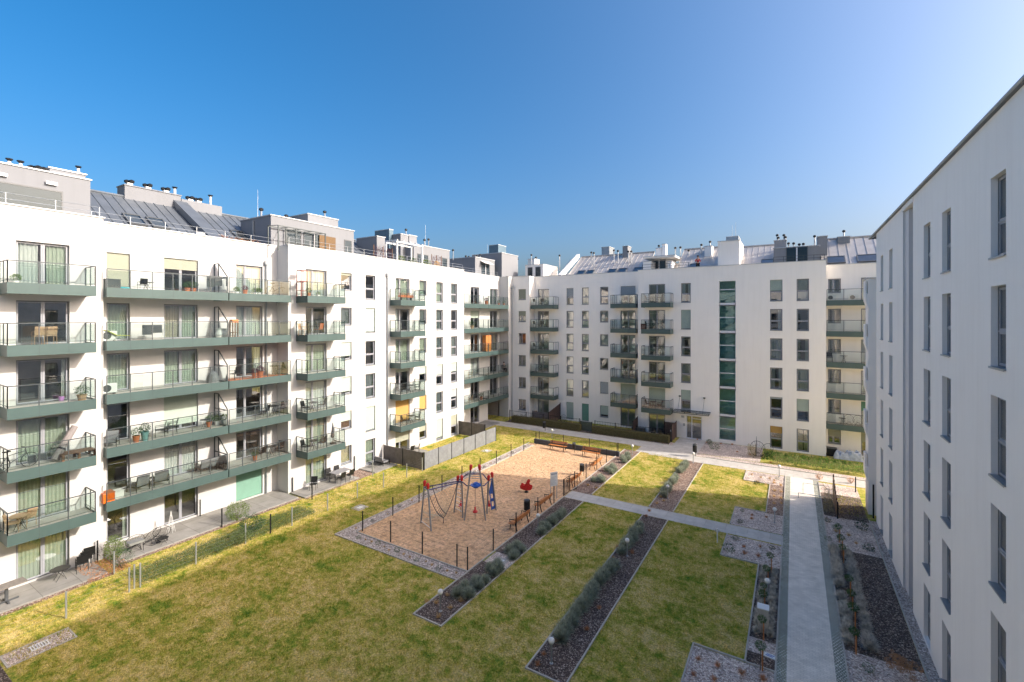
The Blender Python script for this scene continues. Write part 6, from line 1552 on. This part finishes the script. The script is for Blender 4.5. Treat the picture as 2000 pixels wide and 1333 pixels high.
# shaded ground floor terrace: cloth covered furniture, black chairs
t = thing('covered_furniture', 'garden furniture under a crumpled grey-white sheet on the shaded terrace', 'covered furniture', (4.3, 52.6, 0)); rs = np.random.RandomState(3); n = 26; m_ = MB(); hgt = {}
for i in range(n + 1):
    for j in range(13):
        x = -1.1 + 2.2 * i / n; y = -.5 + 1.0 * j / 12; e = min(1, (1.1 - abs(x)) / .18) * min(1, (.5 - abs(y)) / .15); e = max(e, 0) ** .5
        hgt[i, j] = (x, y, e * (.62 + .10 * math.sin(x * 9 + y * 5) + .07 * math.sin(x * 17 - y * 11) + .1 * math.sin(x * 3)) + .02)
for i in range(n):
    for j in range(12): m_.quad(hgt[i, j], hgt[i+1, j], hgt[i+1, j+1], hgt[i, j+1])
m_.build('cover', pm('blue_white_sheet', (.44, .48, .54), .8, 0, .25, 5), t, smooth=True)
t = thing('storage_box', 'large black box on the shaded terrace next to the covered furniture', 'storage box', (3.1, 53.2, 0)); m_ = MB(); m_.box(-.4, .4, -.3, .3, 0, .7); m_.build('body', BLACKM, t); m_ = MB(); m_.box(-.42, .42, -.32, .32, .705, .75); m_.build('lid', DGREY, t)
a = G(1480, 893); EGG.put('black round woven chair in front of the back wall beside dry grass', a, R(10), 1.5); a = G(1497, 893); EGG.put('black round woven chair partly behind the first, nearer the green strip', a, R(-30), 1.3)
t = thing('garden_post', 'tall dark tapered post beside the black woven chairs', 'post', G(1476, 892)); m_ = MB(); m_.add([(-.08, -.05, 0), (.08, -.05, 0), (.08, .05, 0), (-.08, .05, 0), (.06, -.03, 1.9), (.08, -.03, 1.9), (.08, .03, 1.9), (.06, .03, 1.9)], [(0, 3, 2, 1), (4, 5, 6, 7), (0, 1, 5, 4), (1, 2, 6, 5), (2, 3, 7, 6), (3, 0, 4, 7)]); m_.build('post', pm('slate_post', (.05, .06, .08), .6), t)
t = thing('storage_box', 'dark garden storage box behind the hedge under the paired balconies', 'storage box', atB(1247, 52.2, 0)); m_ = MB(); m_.box(-.7, .7, -.3, .3, 0, .55); m_.build('body', pm('slate_box', (.05, .08, .09), .6), t); m_ = MB(); m_.box(-.72, .72, -.32, .32, .555, .6); m_.build('lid', DGREY, t)
for i, px in enumerate((1276, 1292)): CH.put(f'dark garden chair, {ORD[i]} behind the hedge under the paired balconies', atB(px, 51.6, 0), R(20 * i))
CHW.put('white looking light chair in the corner garden behind the grey-brown screen', atB(1046, 52.9, 0), R(30)); EGG.put('round wire chair in the corner garden beyond the sloping divider', atB(1100, 52.9, 0), R(10), .9)
# roof terrace things
t = thing('roof_plants', 'row of rusty and green potted shrubs on the near roof terrace', 'planter', (-34.0, 18.2, 18.08)); m_ = MB(); m_.box(-.15, .15, -1.3, 1.3, 0, .3); m_.build('trough', TERRA, t); obj('foliage', leafcloud('foliage', 700, boxfn(-.25, .25, -1.4, 1.4, .25, .85), .07, LEAF['rust_straw'], 91), t)
for i, (px, w2, leaf, lab) in enumerate(((783, .7, 'lime_leaf', 'under the white pergola'), (806, .7, 'green_leaf', 'at the far pergola post'), (833, .9, 'lime_leaf', 'in front of the reddish screen'), (853, .6, 'straw', 'beside the last terrace door'))):
    a = onX(px, 600, -33.0); t = thing('terrace_shrub', f'potted shrub on the far roof terrace {lab}', 'shrub', (-33.0, a[1], 18.08)); m_ = MB(); m_.lathe([(.2, 0), (.26, .35), (.2, .34)], 0, 0, 0, 12); m_.build('pot', TERRA, t); obj('foliage', leafcloud('foliage', 420, ballfn(0, 0, .75, w2 * .6, .42), .08, LEAF[leaf], 92 + i), t)
for px0, px1, X, lab in ((730, 766, -33.8, 'dark purple climber screen before the roof plant'), (843, 862, -33.6, 'reddish purple climber screen by the terrace door')):
    a = onX(px0, 600, X)[1]; b_ = onX(px1, 600, X)[1]; t = thing('climber_screen', lab, 'climbing plant', (X, (a + b_) / 2, 18.08)); h_ = (b_ - a) / 2; m_ = MB(); m_.box(-.03, .03, -h_, h_, 0, .06)
    for y in (-h_, 0, h_): m_.bar((0, y, 0), (0, y, 1.9), .05)
    m_.build('trellis', WOODB, t); obj('foliage', leafcloud('foliage', 1500, boxfn(-.15, .15, -h_, h_, .5, 2.1), .06, LEAF['wine_leaf'], 97), t)

# ---------------------------------------------------------------- people
SKIN = pm("skin", (.45, .27, .19), .6, 0, .05); HAIR = pm("dark_hair", (.03, .02, .015), .7, 0, .2)
def skinned(name, pts, edges, radii, m, parent, smooth=True):
    me = bpy.data.meshes.new(name); me.from_pydata(pts, edges, []); me.materials.append(m)
    o = obj(name, me, parent)
    sk = o.modifiers.new('skin', 'SKIN'); sk.use_smooth_shade = True
    d = me.skin_vertices[0].data if me.skin_vertices else None
    if d is None:
        import bmesh
        bm = bmesh.new(); bm.from_mesh(me); bm.verts.layers.skin.verify(); bm.to_mesh(me); bm.free(); d = me.skin_vertices[0].data
    for i, r_ in enumerate(radii): d[i].radius = (r_, r_)
    d[0].use_root = True
    s2 = o.modifiers.new('subdiv', 'SUBSURF'); s2.levels = 1; s2.render_levels = 1
    return o
def person(label, loc, rz, top, trousers, sitting=False, scale=1.0):
    t = thing('person', label, 'person', loc, rz); t.scale = (scale,) * 3
    if sitting:
        hp = .48; P = [(0, 0, hp), (0, .02, hp + .28), (0, .0, hp + .52), (0, -.02, hp + .62), (0, -.03, hp + .74), (0, -.03, hp + .84),
             (.18, 0, hp + .47), (.24, -.08, hp + .22), (.14, -.32, hp + .16), (.12, -.40, hp + .16), (-.18, 0, hp + .47), (-.24, -.08, hp + .22), (-.14, -.32, hp + .16), (-.12, -.40, hp + .16),
             (.10, -.06, hp), (.12, -.45, hp + .02), (.12, -.46, .08), (.12, -.58, .04), (-.10, -.06, hp), (-.12, -.45, hp + .02), (-.12, -.46, .08), (-.12, -.58, .04)]
    else:
        hp = .92; P = [(0, 0, hp), (0, .01, hp + .28), (0, 0, hp + .50), (0, -.01, hp + .60), (0, -.02, hp + .72), (0, -.02, hp + .82),
             (.18, 0, hp + .46), (.27, .0, hp + .20), (.24, -.22, hp + .12), (.22, -.30, hp + .13), (-.18, 0, hp + .46), (-.27, .0, hp + .20), (-.24, -.22, hp + .12), (-.22, -.30, hp + .13),
             (.10, 0, hp - .06), (.11, -.02, .50), (.11, 0, .08), (.11, -.13, .04), (-.10, 0, hp - .06), (-.11, .02, .50), (-.11, .03, .08), (-.11, -.10, .04)]
    E_ = [(0,1),(1,2),(2,3),(3,4),(4,5),(2,6),(6,7),(7,8),(8,9),(2,10),(10,11),(11,12),(12,13),(0,14),(14,15),(15,16),(16,17),(0,18),(18,19),(19,20),(20,21)]
    Rr = [.14,.13,.13,.055,.095,.075,.06,.045,.035,.03,.06,.045,.035,.03,.09,.065,.04,.04,.09,.065,.04,.04]
    skinned('body', P, E_, Rr, SKIN, t)
    k = [0, 1, 2, 6, 7, 10, 11]; mp_ = {v: i for i, v in enumerate(k)}
    skinned('shirt', [P[i] for i in k], [(mp_[a], mp_[b]) for a, b in E_ if a in mp_ and b in mp_], [.155, .15, .145, .075, .06, .075, .06], top, t)
    k = [0, 14, 15, 16, 18, 19, 20]; mp_ = {v: i for i, v in enumerate(k)}
    skinned('trousers', [P[i] for i in k], [(mp_[a], mp_[b]) for a, b in E_ if a in mp_ and b in mp_], [.15, .11, .08, .06, .11, .08, .06], trousers, t)
    h = P[4]; m_ = MB(); m_.ball(h[0], h[1] + .02, h[2] + .07, .115, .11, 10, 8); m_.build('hair', HAIR, t, smooth=True)
BLK = pm("black_cloth", (.015, .015, .018), .9, 0, .1); REDC = pm("red_cloth", (.42, .05, .05), .9, 0, .1)
PT1.put('potted plant on the lowest long balcony of the far recess', at(940, -32.6, FL(1)), 0, 1.1)
person('person in black clothes sitting on the fourth long balcony of the far recess', at(984, -32.3, FL(2)), R(70), BLK, BLK, True)
CH.put('dark chair under the seated person on the far recess balcony', at(984, -32.32, FL(2)), R(70))
person('person in a red top standing on the roof terrace beside the white stair tower', (onY(1363, 600, 53.4)[0], 53.4, 18.05), R(20), REDC, BLK, False)
